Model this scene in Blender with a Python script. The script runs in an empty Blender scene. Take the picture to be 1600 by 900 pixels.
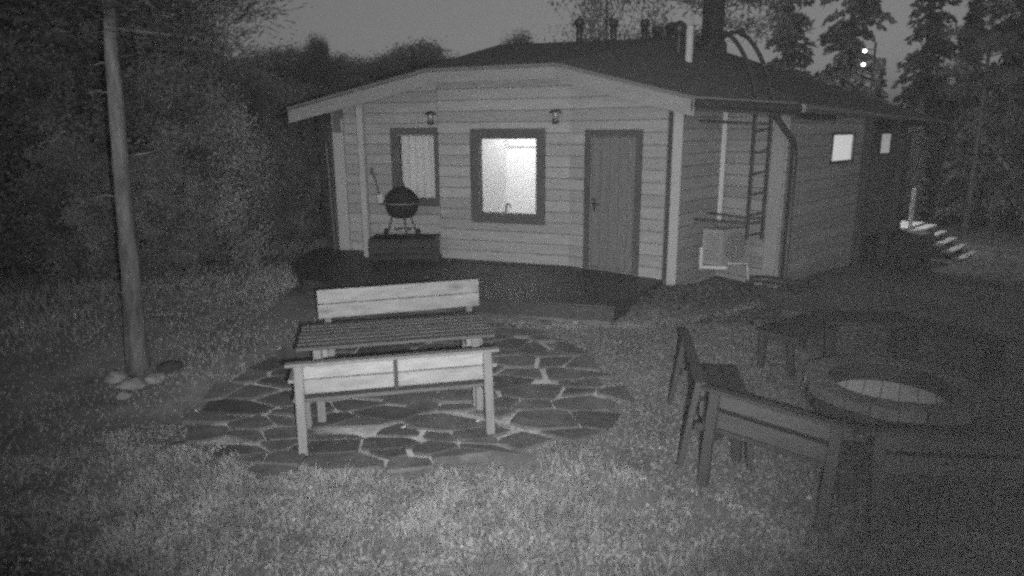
import bpy, math, random
import numpy as np
from mathutils import Matrix, Vector
rnd = random.Random(11); RNG = np.random.default_rng(5)
SC = bpy.context.scene
COL = SC.collection
R = math.radians

# ------------------------------------------------------------------ camera
cam_d = bpy.data.cameras.new('camera'); cam = bpy.data.objects.new('camera', cam_d); COL.objects.link(cam)
PITCH, ROLL, EYE = R(13.1), R(0.4), Vector((0, 0, 2.62))
fw = Vector((0, math.cos(PITCH), -math.sin(PITCH))); r0 = Vector((1, 0, 0)); u0 = Vector((0, math.sin(PITCH), math.cos(PITCH)))
rt = r0*math.cos(ROLL) - u0*math.sin(ROLL); up = u0*math.cos(ROLL) + r0*math.sin(ROLL)
cam.matrix_world = Matrix(((rt.x, up.x, -fw.x, EYE.x), (rt.y, up.y, -fw.y, EYE.y), (rt.z, up.z, -fw.z, EYE.z), (0, 0, 0, 1)))
cam_d.sensor_width = 36; cam_d.lens = 36*1050/1600; cam_d.clip_start = 0.05; cam_d.clip_end = 3000
SC.camera = cam

# ------------------------------------------------------------------ sky before sunrise, seen by a monochrome camera
world = bpy.data.worlds.new('World'); SC.world = world; world.use_nodes = True
wn = world.node_tree.nodes; wl = world.node_tree.links; wn.clear()
sky = wn.new('ShaderNodeTexSky'); sky.sky_type = 'NISHITA'; sky.sun_disc = False
sky.sun_elevation = R(4); sky.sun_rotation = R(200); sky.air_density = 1.0; sky.dust_density = 2.0
bw = wn.new('ShaderNodeRGBToBW'); bg = wn.new('ShaderNodeBackground'); wo = wn.new('ShaderNodeOutputWorld')
bg.inputs['Strength'].default_value = 0.097
wl.new(sky.outputs[0], bw.inputs[0]); wl.new(bw.outputs[0], bg.inputs['Color']); wl.new(bg.outputs[0], wo.inputs[0])

# ------------------------------------------------------------------ the watch camera's own infrared lamp
ld = bpy.data.lights.new('infrared_lamp', 'SPOT'); ld.energy = 2350; ld.spot_size = R(87); ld.spot_blend = 1.0; ld.shadow_soft_size = 0.03
lo = bpy.data.objects.new('infrared_lamp', ld); COL.objects.link(lo); lo.location = (0.14, -0.08, 2.53)
lo.rotation_euler = (Vector((-0.85, 11, 2.0)) - Vector(lo.location)).to_track_quat('-Z', 'Y').to_euler()
lo['kind'] = 'helper'

vs = SC.view_settings; vs.view_transform = 'Standard'; vs.look = 'None'; vs.exposure = 0.0; vs.gamma = 1.0; vs.use_curve_mapping = False
SC.render.film_transparent = False
SC.cycles.use_denoising = False; SC.cycles.use_light_tree = False
SC.cycles.use_adaptive_sampling = True; SC.cycles.adaptive_threshold = 0.08; SC.cycles.adaptive_min_samples = 32   # keeps the grain of a night camera
SC.cycles.filter_width = 2.7
SC.cycles.max_bounces = 6; SC.cycles.transparent_max_bounces = 12
SC.cycles.sample_clamp_indirect = 4

# ------------------------------------------------------------------ materials (a monochrome place: every base colour is a grey)
def g3(v): return (v, v, v, 1)
MATS = {}
def material(name, v, rough=0.8, var=0.25, scale=6.0, stretch=(1, 1, 1), bump=0.0, spec=0.3, rand=0.0, emit=0.0, fine=0.0, metal=0.0, attr=None, transl=0.0, detail=4, knots=0.0):
    m = bpy.data.materials.new(name); m.use_nodes = True; nt = m.node_tree; N = nt.nodes; L = nt.links
    b = N['Principled BSDF']; b.inputs['Roughness'].default_value = rough; b.inputs['Specular IOR Level'].default_value = spec; b.inputs['Metallic'].default_value = metal
    tc = N.new('ShaderNodeTexCoord'); mp = N.new('ShaderNodeMapping'); mp.inputs['Scale'].default_value = stretch
    L.new(tc.outputs['Object'], mp.inputs['Vector'])
    nz = N.new('ShaderNodeTexNoise'); nz.inputs['Scale'].default_value = scale; nz.inputs['Detail'].default_value = detail; nz.inputs['Roughness'].default_value = 0.65
    L.new(mp.outputs[0], nz.inputs['Vector'])
    mr = N.new('ShaderNodeMapRange'); mr.inputs['From Min'].default_value = 0.25; mr.inputs['From Max'].default_value = 0.75
    mr.inputs['To Min'].default_value = v*(1-var); mr.inputs['To Max'].default_value = v*(1+var)
    L.new(nz.outputs['Fac'], mr.inputs['Value']); out = mr.outputs['Result']
    def mul(a, node_out, lo_, hi_):
        r_ = N.new('ShaderNodeMapRange'); r_.inputs['To Min'].default_value = lo_; r_.inputs['To Max'].default_value = hi_
        L.new(node_out, r_.inputs['Value']); k = N.new('ShaderNodeMath'); k.operation = 'MULTIPLY'
        L.new(a, k.inputs[0]); L.new(r_.outputs[0], k.inputs[1]); return k.outputs[0]
    if fine:
        n2 = N.new('ShaderNodeTexNoise'); n2.inputs['Scale'].default_value = scale*9; n2.inputs['Detail'].default_value = 2
        L.new(mp.outputs[0], n2.inputs['Vector']); out = mul(out, n2.outputs['Fac'], 1-fine, 1+fine)
    if rand:
        oi = N.new('ShaderNodeObjectInfo'); out = mul(out, oi.outputs['Random'], 1-rand, 1+rand)
    if attr:
        at = N.new('ShaderNodeAttribute'); at.attribute_name = attr; out = mul(out, at.outputs['Fac'], 0.45, 1.55)
    if knots:
        m3 = N.new('ShaderNodeMapping'); m3.inputs['Scale'].default_value = (2.6, 1, 7); L.new(tc.outputs['Object'], m3.inputs['Vector'])
        vo = N.new('ShaderNodeTexVoronoi'); vo.inputs['Scale'].default_value = 1.0; vo.inputs['Randomness'].default_value = 1; L.new(m3.outputs[0], vo.inputs['Vector'])
        k_ = N.new('ShaderNodeMapRange'); k_.inputs['From Min'].default_value = .06; k_.inputs['From Max'].default_value = .34; k_.inputs['To Min'].default_value = 1-knots; k_.inputs['To Max'].default_value = 1; L.new(vo.outputs['Distance'], k_.inputs['Value'])
        mk = N.new('ShaderNodeMath'); mk.operation = 'MULTIPLY'; L.new(out, mk.inputs[0]); L.new(k_.outputs[0], mk.inputs[1]); out = mk.outputs[0]
    L.new(out, b.inputs['Base Color'])
    if bump:
        bp = N.new('ShaderNodeBump'); bp.inputs['Strength'].default_value = bump; bp.inputs['Distance'].default_value = 0.02
        L.new(nz.outputs['Fac'], bp.inputs['Height']); L.new(bp.outputs[0], b.inputs['Normal'])
    if emit:
        b.inputs['Emission Color'].default_value = g3(1); b.inputs['Emission Strength'].default_value = emit
    if transl:
        tr = N.new('ShaderNodeBsdfTranslucent'); L.new(out, tr.inputs['Color']); mx = N.new('ShaderNodeMixShader'); mx.inputs[0].default_value = transl
        L.new(b.outputs[0], mx.inputs[1]); L.new(tr.outputs[0], mx.inputs[2]); L.new(mx.outputs[0], N['Material Output'].inputs['Surface'])
    MATS[name] = m; return m
material('siding', 0.32, 0.75, 0.16, 2.5, (1, 1, 7), 0.15, 0.2, rand=0.13, fine=0.14)
material('wall_core', 0.14, 0.9, 0.2)
material('pale_trim', 0.37, 0.7, 0.08, 3, (1, 1, .4), 0.1, 0.2)
material('dark_trim', 0.085, 0.6, 0.2, 5, (1, 1, 1), 0.05)
material('fascia', 0.265, 0.75, 0.12, 3, (1, 1, 4), 0.1, 0.2)
material('roof_felt', 0.155, 0.95, 0.25, 5, (1, 1, 1), 0.3, 0.1, fine=0.3)
material('metal_dark', 0.05, 0.45, 0.2, 8, spec=0.5)
material('metal_grey', 0.30, 0.4, 0.15, 8, spec=0.5, metal=0.4)
material('edge_wood', 0.056, 0.6, 0.3, 3, (1, 1, 1), 0.1, 0.2, rand=0.12, fine=0.2)
material('unit_grey', 0.30, 0.5, 0.08, 6, spec=0.3)
material('metal_pale', 0.55, 0.45, 0.08, 6, spec=0.4)
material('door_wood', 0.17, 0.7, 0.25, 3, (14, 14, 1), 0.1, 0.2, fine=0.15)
material('deck_wood', 0.058, 0.5, 0.3, 3, (1, 1, 1), 0.1, 0.2, rand=0.12, fine=0.2)
material('bench_board', 0.285, 0.65, 0.3, 3.2, (1, 1, 5), 0.12, 0.35, rand=0.12, fine=0.15, knots=.45)
material('bench_slat', 0.10, 0.6, 0.3, 3.5, (1, 5, 5), 0.15, 0.4, rand=0.15, fine=0.2)
material('bench_post', 0.20, 0.7, 0.2, 4, (6, 6, 1), 0.1, 0.3, rand=0.08, fine=0.12)
material('ring_board_dimmed', 0.075, 0.7, 0.22, 3.2, (1, 1, 5), 0.12, 0.3, rand=0.10, fine=0.12)  # darker than the picnic boards: the lamp's falloff is put into the colour
material('stone', 0.105, 0.75, 0.45, 4, (1, 1, 1), 0.6, 0.3, rand=0.32, fine=0.25)
material('grout', 0.47, 0.95, 0.6, 3.2, (1, 1, 1), 0.5, 0.1, fine=0.4, detail=6)
material('soil', 0.19, 0.95, 0.5, 1.3, (1, 1, 1), 0.6, 0.1, fine=0.4, detail=8)
material('litter', 0.10, 0.9, 0.3, 6, (1, 1, 1), 0.2, 0.1, attr='tone')
material('ring_post_dimmed', 0.05, 0.7, 0.2, 4, (6, 6, 1), 0.1, 0.3, rand=0.08, fine=0.12)  # legs and slats darkened too, standing in for weaker lamp light here
material('platform_wood', 0.042, 0.8, 0.3, 3, (1, 1, 1), 0.1, 0.1, rand=0.12, fine=0.2)
material('mulch', 0.21, 0.9, 0.3, 6, (1, 1, 1), 0.2, 0.1, attr='tone')
material('grass', 0.33, 0.7, 0.5, 2.4, (1, 1, 1), 0, 0.2, attr='tone', transl=0.25)
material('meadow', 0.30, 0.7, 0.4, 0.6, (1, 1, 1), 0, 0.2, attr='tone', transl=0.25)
material('meadow_dimmed', 0.13, 0.7, 0.4, 0.6, (1, 1, 1), 0, 0.2, attr='tone', transl=0.25)  # darker copy of meadow; fading lamp light right of the cabin is painted in
material('leaf_pale', 0.62, 0.7, 0.2, 4, (1, 1, 1), 0, 0.2, attr='tone')
material('bark', 0.12, 0.9, 0.45, 7, (1, 1, .25), 0.8, 0.1, fine=0.3)
material('bark_pale', 0.115, 0.9, 0.8, 9, (1, 1, .22), 1.0, 0.1, fine=0.4)
material('needles', 0.31, 0.8, 0.3, 0.8, (1, 1, 1), 0, 0.1, attr='tone', transl=0.4)
material('leaves', 0.29, 0.8, 0.3, 0.8, (1, 1, 1), 0, 0.1, attr='tone', transl=0.4)
material('needles_dimmed', 0.10, 0.8, 0.3, 0.8, (1, 1, 1), 0, 0.1, attr='tone', transl=0.4)  # darkened needles: the lamp's weak reach into the near crown, put into colour
material('boulder', 0.24, 0.9, 0.4, 7, (1, 1, 1), 0.7, 0.2, fine=0.3)
material('boulder_dark', 0.06, 0.9, 0.4, 7, (1, 1, 1), 0.7, 0.2, fine=0.3)
material('soot_stone', 0.05, 0.9, 0.35, 7, (1, 1, 1), 0.6, 0.1, fine=0.3, rand=.2)
material('rim_stone', 0.17, 0.9, 0.3, 7, (1, 1, 1), 0.6, 0.1, fine=0.3, rand=.2)
material('ash', 0.85, 0.95, 0.1, 8, (1, 1, 1), 0.3, 0.1, rand=.05)
material('enamel', 0.025, 0.75, 0.2, 6, spec=0.2)
material('curtain', 0.55, 0.9, 0.06, 4, (1, 1, .2))
material('room_white', 0.80, 0.6, 0.03, 4)
material('room_grey', 0.66, 0.6, 0.03, 4)
material('bulb', 0.8, 0.5, 0, emit=1.5)
material('lit_blind', 0.7, 0.8, 0.15, 3, emit=0.52)
material('lit_blind_dim', 0.6, 0.8, 0.03, 3, emit=0.26)
material('far_lamp', 0.8, 0.5, 0, emit=9.0)
material('concrete', 0.22, 0.9, 0.25, 3, (1, 1, 1), 0.3, 0.1, fine=0.2)
material('tread', 0.55, 0.8, 0.2, 4, (1, 1, 1), 0.1, 0.2)
gm = bpy.data.materials.new('glass'); gm.use_nodes = True; N = gm.node_tree.nodes; L = gm.node_tree.links; N.remove(N['Principled BSDF'])
a_ = N.new('ShaderNodeBsdfTransparent'); b_ = N.new('ShaderNodeBsdfGlossy'); b_.inputs['Roughness'].default_value = 0.02
f_ = N.new('ShaderNodeFresnel'); f_.inputs[0].default_value = 1.45; x_ = N.new('ShaderNodeMixShader')
ge = N.new('ShaderNodeNewGeometry'); mm = N.new('ShaderNodeMath'); mm.operation = 'SUBTRACT'; mm.inputs[0].default_value = 1; L.new(ge.outputs['Backfacing'], mm.inputs[1]); m2 = N.new('ShaderNodeMath'); m2.operation = 'MULTIPLY'; L.new(f_.outputs[0], m2.inputs[0]); L.new(mm.outputs[0], m2.inputs[1]); L.new(m2.outputs[0], x_.inputs[0]); L.new(a_.outputs[0], x_.inputs[1]); L.new(b_.outputs[0], x_.inputs[2]); L.new(x_.outputs[0], N['Material Output'].inputs['Surface'])
MATS['glass'] = gm

# ------------------------------------------------------------------ helpers
def tag(o, label=None, cat=None, group=None, kind=None):
    if label: o['label'] = label
    if cat: o['category'] = cat
    if group: o['group'] = group
    if kind: o['kind'] = kind
    return o
def thing(name, loc, label, cat, group=None, rz=0.0):
    o = bpy.data.objects.new(name, None); COL.objects.link(o); o.empty_display_size = 0.2
    o.location = loc; o.rotation_euler = (0, 0, rz); return tag(o, label, cat, group)
def origin(o):
    v = Vector((0, 0, 0))
    while o is not None: v += Vector(o.location); o = o.parent
    return v
class MB:
    """collects shapes; build() links them as one mesh object"""
    def __init__(s): s.v = []; s.f = []; s.smooth = []
    def add(s, vs_, fs, smooth=False):
        n = len(s.v); s.v += [tuple(v) for v in vs_]; s.f += [tuple(i+n for i in f) for f in fs]; s.smooth += [smooth]*len(fs); return s
    def box(s, lo_, hi_):
        x0, y0, z0 = lo_; x1, y1, z1 = hi_
        return s.add([(x0,y0,z0),(x1,y0,z0),(x1,y1,z0),(x0,y1,z0),(x0,y0,z1),(x1,y0,z1),(x1,y1,z1),(x0,y1,z1)],
                     [(0,3,2,1),(4,5,6,7),(0,1,5,4),(1,2,6,5),(2,3,7,6),(3,0,4,7)])
    def beam(s, p, q, w, h, upv=(0, 0, 1), c=0.006):
        """bar from p to q, w across, h along upv, with small chamfers"""
        p, q = Vector(p), Vector(q); d = (q-p).normalized(); a = d.cross(Vector(upv))
        if a.length < 1e-4: a = d.cross(Vector((1, 0, 0)))
        a.normalize(); b = a.cross(d).normalized(); w /= 2; h /= 2; c = min(c, w*.4, h*.4)
        pr = [(-w+c,-h),(w-c,-h),(w,-h+c),(w,h-c),(w-c,h),(-w+c,h),(-w,h-c),(-w,-h+c)]
        vv = [p+a*x+b*y for x, y in pr]+[q+a*x+b*y for x, y in pr]
        return s.add(vv, [(i, (i+1) % 8, 8+(i+1) % 8, 8+i) for i in range(8)]+[tuple(range(7, -1, -1)), tuple(range(8, 16))])
    def tube(s, pts, rad, n=8, caps=True):
        pts = [Vector(p) for p in pts]; rad = rad if isinstance(rad, (list, tuple)) else [rad]*len(pts); rings = []; ref = Vector((0.31, 0.2, 0.93))
        for i, p in enumerate(pts):
            d = (pts[min(i+1, len(pts)-1)]-pts[max(i-1, 0)]).normalized()
            r_ = ref if abs(d.dot(ref)) < .95 else Vector((1, 0, 0)); a = d.cross(r_).normalized(); b = d.cross(a).normalized()
            rings += [p+(a*math.cos(2*math.pi*k/n)+b*math.sin(2*math.pi*k/n))*rad[i] for k in range(n)]
        fs = [(i*n+k, i*n+(k+1) % n, (i+1)*n+(k+1) % n, (i+1)*n+k) for i in range(len(pts)-1) for k in range(n)]
        s.add(rings, fs, True)
        if caps: s.add(rings[:n], [tuple(range(n))]); s.add(rings[-n:], [tuple(range(n-1, -1, -1))])
        return s
    def lathe(s, c, prof, n=24):
        c = Vector(c); vv = [c+Vector((r_*math.cos(2*math.pi*k/n), r_*math.sin(2*math.pi*k/n), z)) for r_, z in prof for k in range(n)]
        return s.add(vv, [(i*n+k, i*n+(k+1) % n, (i+1)*n+(k+1) % n, (i+1)*n+k) for i in range(len(prof)-1) for k in range(n)], True)
    def prism(s, pts, off):
        """flat polygon pts (3D) thickened by vector off"""
        pts = [Vector(p) for p in pts]; off = Vector(off); n = len(pts)
        return s.add(pts+[p+off for p in pts], [tuple(range(n-1, -1, -1)), tuple(range(n, 2*n))]+[(i, (i+1) % n, n+(i+1) % n, n+i) for i in range(n)])
    def mesh(s, name):
        me = bpy.data.meshes.new(name); me.from_pydata(s.v, [], s.f); me.polygons.foreach_set('use_smooth', s.smooth); me.update(); return me
    def build(s, name, mat, parent=None, local=False):
        if parent is not None and not local:
            o_ = origin(parent); s.v = [(x-o_.x, y-o_.y, z-o_.z) for x, y, z in s.v]
        me = s.mesh(name); me.materials.append(MATS[mat]); o = bpy.data.objects.new(name, me); COL.objects.link(o); o.parent = parent; return o
def soup(name, V, F, mat, tone=None, smooth=False):
    """numpy vertices and faces (all with the same number of corners) -> mesh"""
    me = bpy.data.meshes.new(name); nv, nf, k = len(V), len(F), F.shape[1]
    me.vertices.add(nv); me.vertices.foreach_set('co', np.asarray(V, np.float32).ravel())
    me.loops.add(nf*k); me.loops.foreach_set('vertex_index', np.asarray(F, np.int32).ravel())
    me.polygons.add(nf); me.polygons.foreach_set('loop_start', np.arange(0, nf*k, k, dtype=np.int32))
    if smooth: me.polygons.foreach_set('use_smooth', np.ones(nf, bool))
    me.update(calc_edges=True)
    if tone is not None:
        at = me.attributes.new('tone', 'FLOAT', 'POINT'); at.data.foreach_set('value', np.asarray(tone, np.float32))
    me.materials.append(MATS[mat]); return me
def link(name, me, parent=None, loc=(0, 0, 0)):
    o = bpy.data.objects.new(name, me); COL.objects.link(o); o.parent = parent; o.location = loc; return o
def copy_tree(o, parent=None):
    c = o.copy(); COL.objects.link(c); c.parent = parent
    for ch in o.children: copy_tree(ch, c)
    return c
def clip(poly, a, b, c):
    """part of a 2D polygon where a*x+b*y<=c"""
    out = []
    for i in range(len(poly)):
        p, q = poly[i], poly[(i+1) % len(poly)]; dp = a*p[0]+b*p[1]-c; dq = a*q[0]+b*q[1]-c
        if dp <= 0: out.append(p)
        if dp*dq < 0: t = dp/(dp-dq); out.append((p[0]+(q[0]-p[0])*t, p[1]+(q[1]-p[1])*t))
    return out
def clip_convex(poly, hull):
    """hull counter-clockwise"""
    for i in range(len(hull)):
        p, q = hull[i], hull[(i+1) % len(hull)]; a, b = q[1]-p[1], -(q[0]-p[0]); poly = clip(poly, a, b, a*p[0]+b*p[1])
        if len(poly) < 3: return []
    return poly
def inside(x, y, poly):
    c = np.zeros(np.shape(x), bool); n = len(poly)
    for i in range(n):
        (x0, y0), (x1, y1) = poly[i], poly[(i+1) % n]
        hit = ((y0 > y) != (y1 > y)) & (x < (x1-x0)*(y-y0)/((y1-y0) if y1 != y0 else 1e-9)+x0); c ^= hit
    return c
def sst(t): t = np.clip(t, 0, 1); return t*t*(3-2*t)
def vnoise(x, y, s=1.0, seed=0):
    """smooth value noise 0..1"""
    x = np.asarray(x, float)*s+seed*17.3; y = np.asarray(y, float)*s+seed*9.1; xi, yi = np.floor(x), np.floor(y); fx, fy = sst(x-xi), sst(y-yi)
    h = lambda a, b: np.modf(np.abs(np.sin(a*127.1+b*311.7+seed)*43758.5453))[0]
    return (h(xi, yi)*(1-fx)+h(xi+1, yi)*fx)*(1-fy)+(h(xi, yi+1)*(1-fx)+h(xi+1, yi+1)*fx)*fy
def ground_z(x, y):
    x = np.asarray(x, float); y = np.asarray(y, float)
    z = 0.2*sst((y-5.6)/2.8) + 0.05*sst((y-8.4)/2)
    z = z - 1.15*sst((x-4.6)/6.0)*sst((y-8.8)/7.0)
    z = z - 0.30*sst((-x-3.0)/8)*sst((y-7)/9) + 0.10*sst((-x-5)/5)*(1-sst((y-6)/5))
    z = z + 0.05*(vnoise(x, y, .5, 3)-.5)*sst((np.abs(x)+np.abs(y-7)-4)/6)
    ye = np.interp(x, [-.62, 0, .81, 1.5, 2.23, 2.85, 3.45], [8.42, 8.30, 8.16, 8.20, 8.33, 8.66, 9.08])
    z = z + .17*sst((y-ye-.04)/.5)*(1-sst((y-9.4)/.7))*sst((x+1.6)/.9)*(1-sst((x-3.2)/.6))
    far = sst((np.hypot(x, y)-35)/60); return z*(1-far) - 2.5*far
gz = lambda x, y: float(ground_z(x, y))

# ------------------------------------------------------------------ terrain: one sheet to the horizon
nx, ny = 190, 210
u = np.linspace(-1, 1, nx); xs = np.sinh(u*6.0)/np.sinh(6.0)*900
v = np.linspace(-1, 1, ny); ys = 7+np.sinh(v*5.6)/np.sinh(5.6)*1200
X, Y = np.meshgrid(xs, ys); Zg = ground_z(X, Y)
idx = np.arange(nx*ny).reshape(ny, nx)
F = np.stack([idx[:-1, :-1], idx[:-1, 1:], idx[1:, 1:], idx[1:, :-1]], -1).reshape(-1, 4)
tag(link('ground', soup('ground', np.stack([X, Y, Zg], -1).reshape(-1, 3), F, 'soil', smooth=True)), 'dark rough ground of soil and short growth around the cabin', kind='structure')

# ------------------------------------------------------------------ patio of irregular flat stones
PATIO = [(-2.95, 5.35), (-1.95, 4.72), (-0.9, 4.85), (0.05, 5.1), (0.75, 5.55), (1.1, 6.2), (0.9, 7.2), (0.25, 7.95), (-1.0, 8.1), (-2.4, 7.75), (-3.05, 6.7)]
pb = MB(); GX, GY = 34, 34
pxs = np.linspace(-3.2, 1.3, GX); pys = np.linspace(4.6, 8.2, GY)
cx0 = (-0.95, 6.45)
ring = []
for i in range(len(PATIO)):
    p, q = PATIO[i], PATIO[(i+1) % len(PATIO)]
    for t in np.linspace(0, 1, 5)[:-1]:
        k = 1.0+rnd.uniform(-.02, .025); ring.append((cx0[0]+(p[0]+(q[0]-p[0])*t-cx0[0])*k, cx0[1]+(p[1]+(q[1]-p[1])*t-cx0[1])*k))
nr = len(ring); vv = []; ff = []
for j in range(9):
    s_ = j/8
    for (x, y) in ring: x2, y2 = cx0[0]+(x-cx0[0])*s_, cx0[1]+(y-cx0[1])*s_; vv.append((x2, y2, gz(x2, y2)+0.012*(1 if j < 8 else -1)))
for j in range(8):
    for i in range(nr): ff.append((j*nr+i, j*nr+(i+1) % nr, (j+1)*nr+(i+1) % nr, (j+1)*nr+i))
patio = MB().add(vv, ff, True).build('patio', 'grout'); tag(patio, 'patio of dark irregular flagstones with pale sandy joints', kind='structure')
pts = []
while len(pts) < 112:
    best = None
    for _ in range(7):
        c_ = (rnd.uniform(-3.1, 1.15), rnd.uniform(4.7, 8.15))
        if not inside(c_[0], c_[1], PATIO): continue
        d = min([math.hypot((c_[0]-p[0])*.56, c_[1]-p[1]) for p in pts] or [9])
        if best is None or d > best[0]: best = (d, c_)
    if best: pts.append(best[1])
wgt = [rnd.uniform(-.022, .022) for _ in pts]
for i, p in enumerate(pts):
    cell = [(p[0]-1, p[1]-1), (p[0]+1, p[1]-1), (p[0]+1, p[1]+1), (p[0]-1, p[1]+1)]
    for j, q in enumerate(pts):
        if j == i: continue
        dx, dy = (q[0]-p[0])*.56, (q[1]-p[1]); l = math.hypot(dx, dy)
        if l > 1.6: continue
        wx, wy = (q[0]-p[0])*.3136, (q[1]-p[1]); t_ = .5+(wgt[i]-wgt[j])/(2*l*l); m_ = (p[0]+(q[0]-p[0])*t_, p[1]+(q[1]-p[1])*t_); ln = math.hypot(wx, wy)
        gap = rnd.choice([0.004, 0.007, 0.010, 0.018, 0.04]); cell = clip(cell, wx/ln, wy/ln, (wx*m_[0]+wy*m_[1])/ln-gap)
        if len(cell) < 3: break
    if len(cell) < 3: continue
    sk = rnd.uniform(.94, 1.06); cell = clip_convex(cell, [(cx0[0]+(a-cx0[0])*sk, cx0[1]+(b-cx0[1])*sk) for a, b in PATIO])
    if len(cell) < 3 or abs(sum(cell[k][0]*cell[(k+1) % len(cell)][1]-cell[(k+1) % len(cell)][0]*cell[k][1] for k in range(len(cell))))/2 < .02: continue
    out = []; n = len(cell); cxm = sum(c[0] for c in cell)/n; cym = sum(c[1] for c in cell)/n
    for k in range(n):                                   # broken, slightly rounded edges
        a, b = cell[k], cell[(k+1) % n]; l = math.hypot(b[0]-a[0], b[1]-a[1])
        st = max(2, int(l/.09))
        for t in range(st):
            f = t/st; x, y = a[0]+(b[0]-a[0])*f, a[1]+(b[1]-a[1])*f
            s_ = (0.975 if t == 0 else 1.0)+rnd.uniform(-.028, .012); out.append((cxm+(x-cxm)*s_, cym+(y-cym)*s_))
    lift = rnd.uniform(.022, .036); tx, ty = rnd.uniform(-.012, .012), rnd.uniform(-.012, .012)
    top = [(x, y, gz(x, y)+lift+tx*(x-cxm)+ty*(y-cym)) for x, y in out]; inn = [(cxm+(x-cxm)*.95, cym+(y-cym)*.95, z+.006) for x, y, z in top]
    bot = [(x, y, gz(x, y)-.02) for x, y in out]; n = len(out)
    b_ = MB(); b_.add(bot+top+inn, [(k, (k+1) % n, n+(k+1) % n, n+k) for k in range(n)]+[(n+k, n+(k+1) % n, 2*n+(k+1) % n, 2*n+k) for k in range(n)]+[tuple(range(2*n, 3*n))])
    b_.build('paving_stone', 'stone', patio)

# ------------------------------------------------------------------ cabin
CAB = thing('cabin', (1.0, 12.5, 0.2), 'pale timber cabin with horizontal siding, angled front, dark roof and one brightly lit window', 'house')
DECK = 0.48
A, B, Cc = (-1.22, 11.62), (0.94, 10.80), (2.22, 9.72)
Lw, Lr = (-3.22, 12.52), (-1.05, 12.02)
I_, K_, M_, N_ = (3.42, 11.05), (4.03, 10.05), (6.38, 12.5), (11.0, 19.0)
M2 = (6.6, 15.6)
EL, KL, KR, ER, KB, E3 = (-3.84, 11.9, 3.05), (-1.34, 11.1, 3.60), (0.66, 10.3, 3.60), (2.42, 9.2, 3.06), (4.02, 9.72, 2.99), (12.12, 19.5, 2.87)
R1, R2, BL, BB = (-0.23, 14.5, 4.35), (3.31, 14.0, 4.41), (-6.0, 17.5, 3.0), (6.0, 21.5, 3.0)
TRI = [(EL, KL, R1), (KL, KR, R1), (KR, R2, R1), (KR, ER, R2), (ER, KB, R2), (KB, E3, R2), (E3, BB, R2), (BB, R1, R2), (BB, BL, R1), (BL, EL, R1)]
def roof_z(x, y):
    best = None
    for t in TRI:
        (x0, y0, z0), (x1, y1, z1), (x2, y2, z2) = t; d = (x1-x0)*(y2-y0)-(x2-x0)*(y1-y0)
        a = ((x1-x)*(y2-y)-(x2-x)*(y1-y))/d; b = ((x2-x)*(y0-y)-(x0-x)*(y2-y))/d; c = 1-a-b
        m_ = min(a, b, c)
        if best is None or m_ > best[0]: best = (m_, a*z0+b*z1+c*z2)
    return best[1]
rv = [EL, KL, KR, ER, KB, E3, BB, BL, R1, R2]; ix = {p: i for i, p in enumerate(rv)}
m_ = MB(); n = len(rv)
tf = [tuple(ix[p] for p in t) for t in TRI]; edge = [0, 1, 2, 3, 4, 5, 6, 7]
m_.add(rv+[(x, y, z-.05) for x, y, z in rv], tf+[tuple(n+i for i in reversed(t)) for t in tf]+[(edge[k], n+edge[k], n+edge[(k+1) % 8], edge[(k+1) % 8]) for k in range(8)])
ROOF = m_.build('roof', 'roof_felt', CAB)
def toward(p, q, d): v_ = Vector(q)-Vector(p); return Vector(p)+v_.normalized()*d
def fascia(p, q, h, mat, inset=.04, name='fascia_board'):
    p, q = Vector(p), Vector(q); c = Vector((1.5, 14, 3.5)); d = (q-p).normalized(); nrm = Vector((d.y, -d.x, 0)).normalized()
    if nrm.dot(c-p) < 0: nrm = -nrm
    p = p+nrm*inset-Vector((0, 0, .052)); q = q+nrm*inset-Vector((0, 0, .052)); hv = Vector((0, 0, -h))
    return MB().prism([p, q, q+hv, p+hv], nrm*.028).build(name, mat, ROOF)
fascia(EL, KL, .21, 'fascia'); fascia(KL, KR, .17, 'fascia'); fascia(KR, ER, .21, 'fascia'); fascia(ER, KB, .13, 'dark_trim'); fascia(KB, E3, .16, 'dark_trim')
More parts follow.
